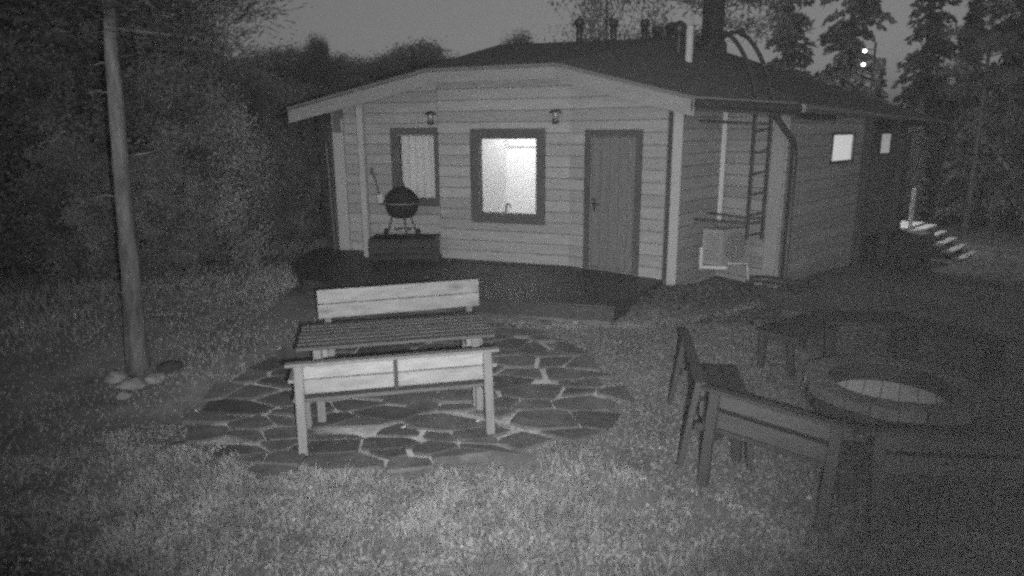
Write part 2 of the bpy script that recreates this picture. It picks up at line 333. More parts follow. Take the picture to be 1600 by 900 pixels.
# soffit board under the far end of the long eave
_p, _q = Vector(KB).lerp(Vector(E3), .74), Vector(KB).lerp(Vector(E3), .985); _d = (_q-_p).normalized(); _n = Vector((-_d.y, _d.x, 0)).normalized(); _z = Vector((0, 0, -.105))
MB().prism([_p+_n*.10+_z, _q+_n*.10+_z, _q+_n*.55+_z, _p+_n*.55+_z], (0, 0, .02)).build('soffit_board', 'pale_trim', ROOF)
def wall(p0, p1, z0, opens=(), name='wall', z1=None, off=0.0, pitch=.178, mat='siding', end0=0, end1=0):
    """one facet: a dark core with an opening cut out and siding boards proud of it. opens: (s0, s1, za, zb)"""
    p0, p1 = Vector((p0[0], p0[1], 0)), Vector((p1[0], p1[1], 0)); d = p1-p0; Ln = d.length; d.normalize(); nrm = Vector((d.y, -d.x, 0))
    def top(s):
        q = p0+d*s; return (roof_z(q.x, q.y)-.075) if z1 is None else z1
    ta, tb = top(0), top(Ln); a_, b_ = -(tb-ta)/Ln, 1.0
    P = lambda s, z, t=0.0: p0+d*s+nrm*t+Vector((0, 0, z))
    cuts = sorted({0, Ln, *[o[0] for o in opens], *[o[1] for o in opens]}); core = MB()
    for s0, s1 in zip(cuts[:-1], cuts[1:]):
        sp = [(z0, 9)]
        for o in opens:
            if o[0] <= s0+1e-6 and o[1] >= s1-1e-6: sp = [q for lo_, hi_ in sp for q in ((lo_, min(hi_, o[2])), (max(lo_, o[3]), hi_)) if q[1] > q[0]]
        for lo_, hi_ in sp:
            pl = clip([(s0, lo_), (s1, lo_), (s1, hi_), (s0, hi_)], a_, b_, ta)
            if len(pl) > 2: core.prism([P(s, z, -.001) for s, z in pl], nrm*-.12)
    w = core.build(name, 'wall_core', CAB)
    z = z0
    while z < max(ta, tb):
        segs = [(end0, Ln-end1)]; lo_, hi_ = z+.0035, z+pitch-.0035
        pieces = []
        for o in opens:
            if o[2] < hi_ and o[3] > lo_:
                segs = [q for s0, s1 in segs for q in ((s0, min(s1, o[0])), (max(s0, o[1]), s1)) if q[1]-q[0] > .01]
                # strips left above or below the opening
                if lo_ < o[2]: pieces.append((o[0], o[1], lo_, o[2]))
                if hi_ > o[3]: pieces.append((o[0], o[1], o[3], hi_))
        pieces += [(s0, s1, lo_, hi_) for s0, s1 in segs]
        for s0, s1, za, zb in pieces:
            if s1-s0 > 2.6 and rnd.random() < .5:
                c = s0+(s1-s0)*rnd.uniform(.3, .7); subs = [(s0, c-.002), (c+.002, s1)]
            else: subs = [(s0, s1)]
            for s0b, s1b in subs:
                pl = clip([(s0b, za), (s1b, za), (s1b, zb), (s0b, zb)], a_, b_, ta)
                if len(pl) > 2 and zb-za > .012:
                    b = MB(); k = .024+rnd.uniform(0, .004); n = len(pl); cs = sum(q[0] for q in pl)/n; cz = sum(q[1] for q in pl)/n
                    f0 = [P(s, zz, 0) for s, zz in pl]; f1 = [P(s, zz, k-.008) for s, zz in pl]
                    f2 = [P(s-math.copysign(min(.004, abs(s-cs)*.3), s-cs), zz-math.copysign(min(.009, abs(zz-cz)*.4), zz-cz), k) for s, zz in pl]
                    b.add(f0+f1+f2, [tuple(range(2*n, 3*n))]+[(i+m*n, (i+1) % n+m*n, (i+1) % n+(m+1)*n, i+(m+1)*n) for m in (0, 1) for i in range(n)])
                    b.build('siding_board', mat, w)
        z += pitch
    return w, P, Ln
def s_of(p0, p1, x):          # distance along a facet at which it reaches world x
    t = (x-p0[0])/(p1[0]-p0[0]); return t*math.hypot(p1[0]-p0[0], p1[1]-p0[1])
def window(P, s0, s1, za, zb, fwid, mat='dark_trim', inset=.05, pane_in=.05):
    """frame boards round an opening; s0..zb is the outer edge of the frame"""
    f = MB().prism([P(s0+fwid, za, .03), P(s1-fwid, za, .03), P(s1-fwid, za+fwid, .03), P(s0+fwid, za+fwid, .03)], P(0, 0, .028)-P(0, 0, 0)).build('window', mat, CAB)
    t = P(0, 0, .028)-P(0, 0, 0)
    MB().prism([P(s0+fwid+.001, zb-fwid, .03), P(s1-fwid-.001, zb-fwid, .03), P(s1-fwid-.001, zb, .03), P(s0+fwid+.001, zb, .03)], t).build('frame_board', mat, f)
    for a in (s0, s1-fwid): MB().prism([P(a, za, .031), P(a+fwid, za, .031), P(a+fwid, zb, .031), P(a, zb, .031)], t).build('frame_board', mat, f)
    i0, i1, j0, j1 = s0+fwid, s1-fwid, za+fwid, zb-fwid; b = MB(); bw_ = .02
    dn = P(0, 0, -.06)-P(0, 0, 0)
    for q in ([(i0, j0), (i1, j0), (i1, j0+bw_), (i0, j0+bw_)], [(i0, j1-bw_), (i1, j1-bw_), (i1, j1), (i0, j1)], [(i0, j0+bw_), (i0+bw_, j0+bw_), (i0+bw_, j1-bw_), (i0, j1-bw_)], [(i1-bw_, j0+bw_), (i1, j0+bw_), (i1, j1-bw_), (i1-bw_, j1-bw_)]):
        b.prism([P(s, z, .012) for s, z in q], dn)
    b.build('sash', 'dark_trim', f)
    MB().prism([P(i0+.02, j0+.02, -.01), P(i1-.02, j0+.02, -.01), P(i1-.02, j1-.02, -.01), P(i0+.02, j1-.02, -.01)], P(0, 0, -.006)-P(0, 0, 0)).build('pane', 'glass', f)
    return f
# centre facet with the lit window
s0, s1 = s_of(A, B, -.66), s_of(A, B, .56); FW = .145
wz0, wz1 = 1.13, 2.67
_, P, Ln = wall(A, B, DECK-.02, [(s0+FW, s1-FW, wz0+FW, wz1-FW)])
win = window(P, s0, s1, wz0, wz1, FW)
# washroom seen through it
d_ = (P(1, 0)-P(0, 0)); nb = (P(0, 0, -1)-P(0, 0, 0))
ra, rb = s0-.52, s1+.10; dep = 1.25
rm = MB()
fl, ce = DECK, 3.05
c = [P(ra, 0, -.13), P(rb, 0, -.13), P(rb, 0, -dep), P(ra, 0, -dep)]
for (p, q) in ((c[1], c[2]), (c[2], c[3]), (c[3], c[0])):
    rm.add([p+Vector((0,0,fl)), q+Vector((0,0,fl)), q+Vector((0,0,ce)), p+Vector((0,0,ce))], [(0, 1, 2, 3)])
rm.add([p+Vector((0,0,fl)) for p in c], [(0, 1, 2, 3)]); rm.add([p+Vector((0,0,ce)) for p in c], [(3, 2, 1, 0)])
room = rm.build('washroom_lining', 'room_white', CAB)
MB().prism([P(ra+.02, fl, -dep+.12), P((s0+s1)/2-.50, fl, -dep+.12), P((s0+s1)/2-.50, ce-.01, -dep+.12), P(ra+.02, ce-.01, -dep+.12)], nb*-.05).build('wall_panel', 'room_grey', room)
MB().prism([P((s0+s1)/2-.49, 2.36, -dep+.02), P(rb-.03, 2.36, -dep+.02), P(rb-.03, ce-.02, -dep+.02), P((s0+s1)/2-.49, ce-.02, -dep+.02)], nb*-.015).build('cupboard', 'room_grey', room)
q = P(s0+.50, 0, -.30); fz = wz0+FW-.12
MB().tube([q+Vector((0,0,fz)), q+Vector((0,0,fz+.22)), q+Vector((.02,-.03,fz+.27)), q+Vector((.06,-.07,fz+.26)), q+Vector((.08,-.09,fz+.20))], .016, 8).build('faucet', 'metal_grey', room)
MB().prism([P(s0+.05, fz-.03, -.14), P(s1-.05, fz-.03, -.14), P(s1-.05, fz-.03, -.6), P(s0+.05, fz-.03, -.6)], (0, 0, .03)).build('wash_counter', 'room_white', room)
wlamp = thing('ceiling_lamp', P((s0+s1)/2, 3.0, -.55), 'white lamp under the ceiling of the lit washroom', 'lamp')
MB().lathe(P((s0+s1)/2+.1, 2.93, -.55), [(0, 0), (.09, .0), (.11, .05), (.11, .1)], 16).build('shade', 'bulb', wlamp)
pl_ = bpy.data.lights.new('washroom_light', 'AREA'); pl_.energy = 17; pl_.shape = 'RECTANGLE'; pl_.size = .7; pl_.size_y = .35
po = bpy.data.objects.new('washroom_light', pl_); COL.objects.link(po); po.location = P((s0+s1)/2-.15, 2.92, -.62); po['kind'] = 'helper'
# right facet with the door
ds0, ds1 = s_of(B, Cc, 1.17), s_of(B, Cc, 1.93); DT = 2.64
_, P, Ln = wall(B, Cc, DECK-.02, [(ds0+.10, ds1-.10, DECK-.05, DT-.10)])
t = P(0, 0, .028)-P(0, 0, 0)
door = MB().prism([P(ds0+.10, DECK+.03, -.03), P(ds1-.10, DECK+.03, -.03), P(ds1-.10, DT-.10, -.03), P(ds0+.10, DT-.10, -.03)], nb*0+(P(0, 0, -.05)-P(0, 0, 0))).build('door', 'door_wood', CAB)
wd = (ds1-ds0-.20)/5
for k in range(5):
    a0 = ds0+.10+k*wd
    MB().prism([P(a0+.006, DECK+.035, -.029), P(a0+wd-.006, DECK+.035, -.029), P(a0+wd-.006, DT-.105, -.029), P(a0+.006, DT-.105, -.029)], P(0, 0, .014)-P(0, 0, 0)).build('plank', 'door_wood', door)
for a0, a1, za, zb in ((ds0, ds0+.10, DECK+.012, DT), (ds1-.10, ds1, DECK+.012, DT), (ds0+.101, ds1-.101, DT-.10, DT)):
    MB().prism([P(a0, za, .03), P(a1, za, .03), P(a1, zb, .03), P(a0, zb, .03)], t).build('frame_board', 'dark_trim', door)
MB().tube([P(ds0+.15, 1.52, -.01), P(ds0+.15, 1.52, .05), P(ds0+.27, 1.52, .05)], .011, 8).build('handle', 'metal_dark', door)
MB().prism([P(ds0+.13, 1.40, -.0145), P(ds0+.17, 1.40, -.0145), P(ds0+.17, 1.60, -.0145), P(ds0+.13, 1.60, -.0145)], P(0, 0, .006)-P(0, 0, 0)).build('lock_plate', 'metal_dark', door)
MB().prism([P(ds0+.10, DECK+.0, -.06), P(ds1-.10, DECK+.0, -.06), P(ds1-.10, DECK+.03, -.06), P(ds0+.10, DECK+.03, -.06)], P(0, 0, .085)-P(0, 0, 0)).build('threshold', 'metal_grey', door)
# left facet under the porch roof
ws0, ws1 = s_of(Lw, Lr, -2.13), s_of(Lw, Lr, -1.22)
_, P, Ln = wall(Lw, Lr, DECK-.02, [(ws0+.12, ws1-.12, 1.33+.12, 2.70-.14)], end0=.22)
w1 = window(P, ws0, ws1, 1.33, 2.70, .12)
cv = []; cf = []; i0, i1 = ws0+.14, ws1-.14; nc = 60
for k in range(nc+1):
    s = i0+(i1-i0)*k/nc; dd = -.10+.010*math.sin(k*.5)+.003*math.sin(k*1.3+1); cv += [P(s, 1.36, dd), P(s, 2.68, dd)]
cf = [(2*k, 2*k+2, 2*k+3, 2*k+1) for k in range(nc)]
MB().add(cv, cf, True).build('curtain', 'curtain', w1)
MB().prism([P(0, DECK-.02, .002), P(.21, DECK-.02, .002), P(.21, 2.62, .002), P(0, 2.62, .002)], P(0, 0, .034)-P(0, 0, 0)).build('corner_board', 'pale_trim', CAB)
MB().prism([P(.17, 2.63, .002), P(.21, 2.63, .002), P(.21, 2.86, .002), P(.17, 2.86, .002)], P(0, 0, .034)-P(0, 0, 0)).build('corner_board', 'pale_trim', CAB)
wall((Lw[0]-1.2, Lw[1]+3.2), Lw, DECK-.3, pitch=.356)
wall(Lr, (A[0]+.02, A[1]+.06), DECK-.02)
# right of the door: inner corner behind the heat pump, outer corner, long side
_, P, Ln = wall((2.36, 9.80), I_, .15, end1=.05)
_, P2, Ln2 = wall(I_, K_, .15, end1=.22, end0=.06)
MB().prism([P2(.0, .2, .002), P2(.055, .2, .002), P2(.055, 2.92, .002), P2(.0, 2.92, .002)], P2(0, 0, .034)-P2(0, 0, 0)).build('corner_board', 'pale_trim', CAB)
MB().prism([P2(Ln2-.215, .42, .002), P2(Ln2, .42, .002), P2(Ln2, 2.88, .002), P2(Ln2-.215, 2.88, .002)], P2(0, 0, .034)-P2(0, 0, 0)).build('corner_board', 'pale_trim', CAB)
def sq(a, b, x, wdt): c_ = s_of(a, b, x); return c_-wdt/2, c_+wdt/2
a0, a1 = s_of(K_, M_, 5.28), s_of(K_, M_, 6.0)
_, P3, _ = wall(K_, M_, .05, [(a0, a1, 2.10, 2.53)], mat='siding')
def lit_window(P, a0, a1, za, zb, mat):
    f = MB().prism([P(a0-.05, za-.05, .03), P(a1+.05, za-.05, .03), P(a1+.05, za, .03), P(a0-.05, za, .03)], P(0, 0, .02)-P(0, 0, 0)).build('window', 'dark_trim', CAB); t = P(0, 0, .02)-P(0, 0, 0)
    for q in ((a0-.05, a1+.05, zb, zb+.05), (a0-.05, a0, za+.001, zb-.001), (a1, a1+.05, za+.001, zb-.001)):
        MB().prism([P(q[0], q[2], .03), P(q[1], q[2], .03), P(q[1], q[3], .03), P(q[0], q[3], .03)], t).build('frame_board', 'dark_trim', f)
    MB().prism([P(a0, za, .02), P(a1, za, .02), P(a1, zb, .02), P(a0, zb, .02)], P(0, 0, -.004)-P(0, 0, 0)).build('pane', 'glass', f)
    MB().prism([P(a0+.002, za+.002, .008), P(a1-.002, za+.002, .008), P(a1-.002, zb-.002, .008), P(a0+.002, zb-.002, .008)], P(0, 0, -.01)-P(0, 0, 0)).build('blind', mat, f)
lit_window(P3, a0, a1, 2.10, 2.53, 'lit_blind')
b0, b1 = s_of(M2, N_, 9.62), s_of(M2, N_, 10.20)
_, P4, L4 = wall(M2, N_, -1.0, [(b0, b1, 2.00, 2.50)], pitch=.21, mat='door_wood')
lit_window(P4, b0, b1, 2.00, 2.50, 'lit_blind_dim')
wall((M_[0]-.05, M_[1]+.05), M2, -.6, pitch=.21, mat='door_wood')
MB().beam((6.62, 12.74, -.5), (6.62, 12.74, 2.85), .16, .16, (.7, .7, 0)).build('post', 'dark_trim', CAB)
MB().beam((8.35, 14.95, -.9), (8.35, 14.95, 2.80), .14, .14, (.7, .7, 0)).build('post', 'dark_trim', CAB)
MB().prism([P4(.2, -.95, .06), P4(L4, -.95, .06), P4(L4, -.14, .06), P4(.2, -.14, .06)], P4(0, 0, .9)-P4(0, 0, 0)).build('porch_floor', 'dark_trim', CAB)
_, P5, _ = wall(N_, (8.4, 21.2), -1.0, pitch=.356, mat='door_wood')
# plinth under the long side
for p, q, zt in ((K_, M_, .05),):
    d = Vector((q[0]-p[0], q[1]-p[1], 0)).normalized(); nn = Vector((d.y, -d.x, 0)); a_ = Vector((*p, -1.6))-nn*.02; b_ = Vector((*q, -1.6))-nn*.02
    MB().prism([a_, b_, b_+Vector((0, 0, 1.6+zt)), a_+Vector((0, 0, 1.6+zt))], nn*-.1).build('plinth', 'concrete', CAB)
# posts carrying the roof
def post(x, y, z0, z1, w, mat='pale_trim'): return MB().beam((x, y, z0), (x, y, z1), w, w, (0.3, 1, 0), .008).build('post', mat, CAB)
post(-2.55, 11.76, DECK, roof_z(-2.55, 11.76)-.06, .115)
post(2.36, 9.72, .20, roof_z(2.36, 9.72)-.06, .14)
MB().prism([(2.22, 9.60, .16), (2.52, 9.64, .16), (2.50, 9.84, .16), (2.20, 9.80, .16)], (0, 0, .09)).build('post_footing', 'concrete', CAB)
# gutters and downpipes
go = lambda p, dx, dy, dz: (p[0]+dx, p[1]+dy, p[2]+dz)
MB().tube([go(ER, .03, -.03, -.09), go(KB, 0, -.05, -.09)], .06, 10).build('gutter', 'metal_dark', ROOF)
MB().tube([go(KB, .05, -.02, -.08), go(E3, .05, -.02, -.08)], .06, 10).build('gutter', 'metal_grey', ROOF)
MB().tube([(3.70, 9.66, 2.92), (3.72, 9.68, 2.78), (4.08, 9.92, 2.45), (4.12, 9.95, 2.25), (4.12, 9.95, .35), (4.16, 9.80, .25)], .045, 10).build('downpipe', 'metal_dark', CAB)
MB().tube([(-3.62, 12.02, 2.82), (-3.60, 12.05, 2.76), (-3.36, 12.42, 2.50), (-3.34, 12.44, 2.3), (-3.30, 12.44, .36)], .045, 10).build('downpipe', 'metal_dark', CAB)
MB().tube([(11.50, 18.9, 2.80), (11.4, 18.9, 2.68), (10.95, 18.82, 2.5), (10.90, 18.81, 2.3), (10.90, 18.81, -.9)], .05, 8).build('downpipe', 'metal_dark', CAB)
# pipes and chimneys on the ridge
for x, y, z0, z1, r_ in ((1.42, 14.6, 4.25, 4.86, .085), (2.12, 14.6, 4.25, 4.84, .08), (2.75, 14.6, 4.2, 4.83, .08), (3.02, 14.6, 4.2, 4.70, .10), (3.28, 14.3, 4.2, 4.72, .15)):
    pv = MB().lathe((x, y, 0), [(r_*1.5, z0-.1), (r_*1.4, z0+.05), (r_*.8, z0+.16), (r_*.8, z1-.14), (r_*1.15, z1-.13), (r_*1.15, z1-.02), (r_*.6, z1), (0, z1)], 14).build('vent_pipe', 'metal_dark', ROOF)
MB().lathe((2.93, 11.6, 0), [(.09, 3.40), (.085, 3.56), (.062, 3.62), (.062, 4.26), (.05, 4.28), (0, 4.28)], 14).build('vent_pipe', 'metal_pale', ROOF)
MB().lathe((3.86, 13.5, 0), [(.27, 3.9), (.25, 4.22), (.18, 4.30), (.175, 6.4), (.16, 6.4), (0, 6.4)], 20).build('chimney_pipe', 'metal_dark', ROOF)
MB().lathe((2.92, 12.3, 0), [(.06, 4.22), (.12, 4.24), (.12, 4.40), (.03, 4.46), (0, 4.46)], 14).build('vent_cap', 'metal_dark', ROOF)
MB().tube([(2.92, 12.3, 3.6), (2.92, 12.3, 4.24)], .05, 10).build('vent_pipe', 'metal_dark', ROOF)

# ------------------------------------------------------------------ terrace in front of the door
HULL = [(-4.4, 11.0), (-3.3, 9.75), (-2.0, 8.95), (-.52, 8.66), (1.26, 8.12), (2.12, 9.55), (2.25, 9.75), (.98, 10.9), (-1.1, 12.3), (-3.2, 12.6), (-4.2, 12.6)]
def hull_ccw(h):
    ar = sum(h[i][0]*h[(i+1) % len(h)][1]-h[(i+1) % len(h)][0]*h[i][1] for i in range(len(h))); return h if ar > 0 else h[::-1]
DH = hull_ccw([(-3.75, 11.3), (-3.15, 9.95), (-2.0, 9.0), (-.52, 8.62), (1.26, 8.12), (2.16, 9.60), (2.16, 9.80), (0.9, 12.6), (-3.7, 12.6)])
terr = MB(); nH = len(DH)
terr.prism([(x, y, .10) for x, y in [(a*.985-.01, b*.998+.03) for a, b in DH]], (0, 0, DECK-.034-.10)); terrace = terr.build('terrace', 'wall_core')
tag(terrace, 'low dark timber terrace in front of the cabin', kind='structure')
ang = math.atan2(B[1]-A[1], B[0]-A[0]); ca, sa = math.cos(ang), math.sin(ang)
rot = lambda x, y: (x*ca+y*sa, -x*sa+y*ca); unrot = lambda x, y: (x*ca-y*sa, x*sa+y*ca)
RH = [rot(*p) for p in DH]; y_ = min(p[1] for p in RH)
while y_ < max(p[1] for p in RH):
    pl = clip_convex([(-9, y_), (9, y_), (9, y_+.138), (-9, y_+.138)], RH)
    if len(pl) > 2: MB().prism([(*unrot(*p), DECK-.032) for p in pl], (0, 0, .030)).build('deck_board', 'deck_wood', terrace)
    y_ += .144
for i in range(nH):                                        # edge boards
    p, q = DH[i], DH[(i+1) % nH]
    if max(p[1], q[1]) < 11.5: MB().beam((p[0], p[1]-.016, DECK-.10), (q[0], q[1]-.016, DECK-.10), .028, .17).build('edge_board', 'edge_wood', terrace)

# ------------------------------------------------------------------ grill on its low platform
pt = thing('wooden_platform', (-1.85, 11.6, DECK), 'low dark wooden platform under the kettle grill, against the cabin wall', 'platform')
for k in range(6): MB().box((-2.42, 11.22+k*.105, .832), (-1.27, 11.318+k*.105, .86)).build('plank', 'platform_wood', pt)
for x in (-2.38, -1.85, -1.34):
    MB().box((x, 11.24, DECK), (x+.06, 11.30, .83)).build('leg', 'platform_wood', pt); MB().box((x, 11.76, DECK), (x+.06, 11.82, .83)).build('leg', 'platform_wood', pt)
for k in range(3): MB().box((-2.42, 11.205, .52+k*.105), (-1.27, 11.238, .61+k*.105)).build('side_board', 'platform_wood', pt)
MB().box((-1.30, 11.16, DECK), (-1.22, 11.24, .92)).build('corner_post', 'platform_wood', pt)
gr = thing('kettle_grill', (-1.87, 11.5, .86), 'round black kettle grill with closed lid on thin legs', 'grill')
gc = (-1.87, 11.5, 1.47)
bowl = MB().lathe(gc, [(0, -.28), (.13, -.275), (.21, -.24), (.265, -.14), (.285, -.03), (.29, 0)], 28).build('bowl', 'enamel', gr)
MB().lathe(gc, [(.293, -.03), (.302, -.028), (.302, -.016), (.293, -.014)], 28).build('rim_band', 'metal_grey', bowl)
lid = MB().lathe(gc, [(.298, -.012), (.298, .012), (.285, .014), (.27, .08), (.21, .165), (.13, .225), (.05, .252), (0, .255)], 28).build('lid', 'enamel', gr)
MB().tube([(gc[0]-.06, gc[1]-.02, gc[2]+.26), (gc[0]-.05, gc[1]-.02, gc[2]+.32), (gc[0]+.05, gc[1]-.02, gc[2]+.32), (gc[0]+.06, gc[1]-.02, gc[2]+.26)], .010, 8).build('handle', 'metal_dark', lid)
MB().tube([(gc[0]-.29, gc[1], gc[2]-.04), (gc[0]-.37, gc[1], gc[2]-.04), (gc[0]-.37, gc[1]+.12, gc[2]-.04), (gc[0]-.27, gc[1]+.12, gc[2]-.04)], .011, 8).build('handle', 'metal_dark', bowl)
for k, (dx, dy) in enumerate(((-.26, -.12), (.27, -.10), (.02, .24))):
    MB().tube([(gc[0]+dx*.55, gc[1]+dy*.55, gc[2]-.22), (gc[0]+dx, gc[1]+dy, .87)], .014, 8).build('leg', 'metal_dark', gr)
for dx, dy in ((-.26, -.13), (.27, -.11)):
    MB().tube([(gc[0]+dx-.02, gc[1]+dy-.01, .94), (gc[0]+dx+.03, gc[1]+dy+.01, .94)], .078, 18).build('wheel', 'enamel', gr)
MB().lathe((gc[0], gc[1], .98), [(0, .0), (.13, .0), (.16, .03), (.155, .03), (.12, .01), (0, .01)], 20).build('ash_tray', 'metal_grey', gr)
sp = thing('grill_spatula', (-2.26, 11.4, 1.5), 'long dark grill spatula hung beside the kettle grill by the post', 'spatula')
MB().tube([(-2.32, 11.38, 2.05), (-2.22, 11.40, 1.58)], .012, 8).build('shaft', 'metal_dark', sp)
MB().prism([(-2.36, 11.375, 2.02), (-2.30, 11.375, 2.05), (-2.29, 11.375, 1.93), (-2.33, 11.375, 1.91)], (0, .006, 0)).build('grip', 'metal_dark', sp)
MB().prism([(-2.27, 11.39, 1.60), (-2.18, 11.39, 1.62), (-2.16, 11.39, 1.47), (-2.25, 11.39, 1.45)], (0, .004, 0)).build('blade', 'metal_grey', sp)

# ------------------------------------------------------------------ wall lamps
def wall_lamp(p, label):
    x, y, z = p; t_ = thing('wall_lamp', (x, y+.1, z), label, 'lamp', 'lamps on the cabin front')
    MB().box((x-.04, y+.05, z-.06), (x+.04, y+.085, z+.08)).build('mounting_plate', 'metal_dark', t_)
    MB().tube([(x, y+.06, z+.05), (x, y-.02, z+.08)], .014, 8).build('arm', 'metal_dark', t_)
    MB().lathe((x, y-.02, z), [(.10, .055), (.105, .065), (.06, .10), (.02, .115), (0, .115)], 18).build('hood', 'metal_dark', t_)
    MB().lathe((x, y-.02, z), [(.035, .06), (.04, -.05), (.03, -.06), (0, -.06)], 14).build('glass_jar', 'metal_grey', t_)
    MB().lathe((x, y-.02, z), [(.05, -.045), (.055, -.10), (.0, -.11)], 14).build('base', 'metal_dark', t_)
wall_lamp((-1.32, 11.42, 2.84), 'small black wall lamp above the dark curtained window')
wall_lamp((0.69, 10.72, 2.84), 'small black wall lamp between the lit window and the door')

# ------------------------------------------------------------------ heat pump, ladder
hp = thing('heat_pump', (3.35, 10.25, .4), 'pale outdoor heat pump unit on a white bracket below the ladder', 'heat pump')
ha = R(30); hd = Vector((math.cos(ha), math.sin(ha), 0)); hn = Vector((math.sin(ha), -math.cos(ha), 0))   # front runs away along hd
hc = Vector((3.16, 9.98, .62))                                                                          # near corner, base
body = MB().prism([hc, hc+hd*.62, hc+hd*.62+Vector((-.24, .19, 0)), hc+Vector((-.24, .19, 0))], (0, 0, .54)).build('body', 'unit_grey', hp)
sd = Vector((-.24, .19, 0)); sn = Vector((-.19, -.24, 0)).normalized(); snr = sd.normalized()
for k in range(9):
    p = hc+sd*(.10+.088*k)+sn*.006+Vector((0, 0, .05)); MB().beam(p, p+Vector((0, 0, .44)), .010, .012, sn, .002).build('fin', 'metal_grey', body)
f0 = hc+hd*.30+hn*.004+Vector((0, 0, .27))
for k in range(5):
    rr = .05+.042*k; pr = [f0+hd*(rr*math.cos(a))+Vector((0, 0, rr*math.sin(a))) for a in np.linspace(0, 2*math.pi, 25)]; MB().tube(pr, .006, 5, False).build('fan_guard', 'metal_dark', body)
MB().beam(hc+Vector((-.28, .10, -.035)), hc+hd*.1+Vector((.02, -.02, -.035)), .05, .05).build('bracket_arm', 'metal_pale', hp)
MB().beam(hc+Vector((-.28, .10, -.06)), hc+Vector((-.28, .10, .28)), .05, .05, (1, 0, 0)).build('bracket_upright', 'metal_pale', hp)
MB().tube([hc+Vector((.12, .05, .02)), hc+Vector((.42, .08, .02)), hc+Vector((.47, .05, -.34))], .018, 8).build('drain_pipe', 'metal_pale', hp)
cp = MB().beam((3.36, 10.86, 1.16), (3.36, 10.86, 2.90), .075, .05, (0, 1, 0)).build('pipe_cover', 'metal_pale', CAB)
ld_ = thing('wall_ladder', (3.52, 9.9, 1.05), 'black steel ladder hung at the eave, with arched handrails over the roof', 'ladder')
xa, xb, ly = 3.40, 3.62, 9.62
for x in (xa, xb): MB().beam((x, ly, 1.08), (x, ly, 3.1), .035, .05, (0, 1, 0)).build('rail', 'metal_dark', ld_)
for k in range(7): MB().tube([(xa+.012, ly, 1.13+k*.292), (xb-.012, ly, 1.17+k*.292)], .014, 8).build('rung', 'metal_dark', ld_)
for x, sh in ((xa, 0), (xb, .0)):
    ptz = []
    for t in np.linspace(0, 1, 15):
        a = math.pi*t; ptz.append((x-.42*t, ly+.05+1.5*t, 3.08+.66*math.sin(a*.92)**.7+.50*t))
    MB().tube(ptz, .030, 8).build('handrail', 'metal_dark', ld_)
MB().tube([(xb+.02, ly+.04, 2.70), (xa, ly+.04, 2.70), (2.80, 10.26, 2.76)], .020, 8).build('standoff', 'metal_dark', ld_)
MB().tube([(xb+.02, ly+.04, 1.32), (xa, ly+.04, 1.30), (2.78, 10.22, 1.30)], .020, 8).build('standoff', 'metal_dark', ld_)
MB().tube([(xb+.02, ly+.06, 1.37), (xa, ly+.06, 1.38), (2.98, 10.2, 1.40)], .018, 8).build('standoff', 'metal_dark', ld_)
hs = MB(); hz = gz(3.9, 10.0)+.06
hose = [(3.60, 10.02, hz-.02), (3.66, 9.98, hz+.10), (3.85, 9.92, hz+.11), (4.2, 9.85, hz+.06), (4.5, 9.9, hz+.03), (4.62, 10.0, hz-.04)]
tag(MB().tube(hose, [.05, .06, .06, .06, .055, .05], 10).build('drain_hose', 'metal_dark'), 'thick black drain hose lying at the foot of the downpipe', 'hose')

# ------------------------------------------------------------------ far steps with their lamp
st = thing('outdoor_stairs', (12.0, 19.0, -.9), 'lit outdoor wooden stairs going down beyond the far corner of the cabin', 'stairs')
a_ = Vector((1.24, 1.23, 0)); b_ = Vector((.195, -.195, -.168)); p0 = Vector((11.35, 19.0, -.18))
for k in range(6):
    p = p0+b_*k; q = Vector((.19, -.19, 0)); MB().prism([p, p+q, p+q+a_, p+a_], (0, 0, -.045)).build('tread', 'tread', st)
for s_ in (.12, .88):
    p = p0+a_*s_; MB().beam(p+Vector((-.1, .1, -.10)), p+b_*6+Vector((0, 0, -.10)), .045, .2).build('stringer', 'dark_trim', st)
p = p0+a_*.18+Vector((-.05, .1, 0)); MB().beam(p-Vector((0, 0, .1)), p+Vector((0, 0, 1.15)), .10, .10, (1, 1, 0)).build('newel_post', 'tread', st)
lg = MB().prism([(11.25, 19.02, -.14), (12.55, 20.3, -.14), (11.6, 21.2, -.14), (10.3, 19.95, -.14)], (0, 0, -.05)).build('landing', 'tread', st)
pl2 = thing('porch_lamp', (10.95, 19.9, 2.2), 'porch lamp behind the far corner lighting the stairs', 'lamp')
MB().lathe((10.95, 19.85, 2.15), [(.0, -.08), (.06, -.06), (.08, 0), (.06, .06), (0, .08)], 14).build('globe', 'bulb', pl2)
MB().tube([(10.75, 19.6, 2.2), (10.95, 19.85, 2.27)], .015, 6).build('arm', 'metal_dark', pl2)
q_ = bpy.data.lights.new('porch_light', 'POINT'); q_.energy = 190; q_.shadow_soft_size = .07; qo = bpy.data.objects.new('porch_light', q_); COL.objects.link(qo); qo.location = (11.15, 20.0, 2.1); qo['kind'] = 'helper'

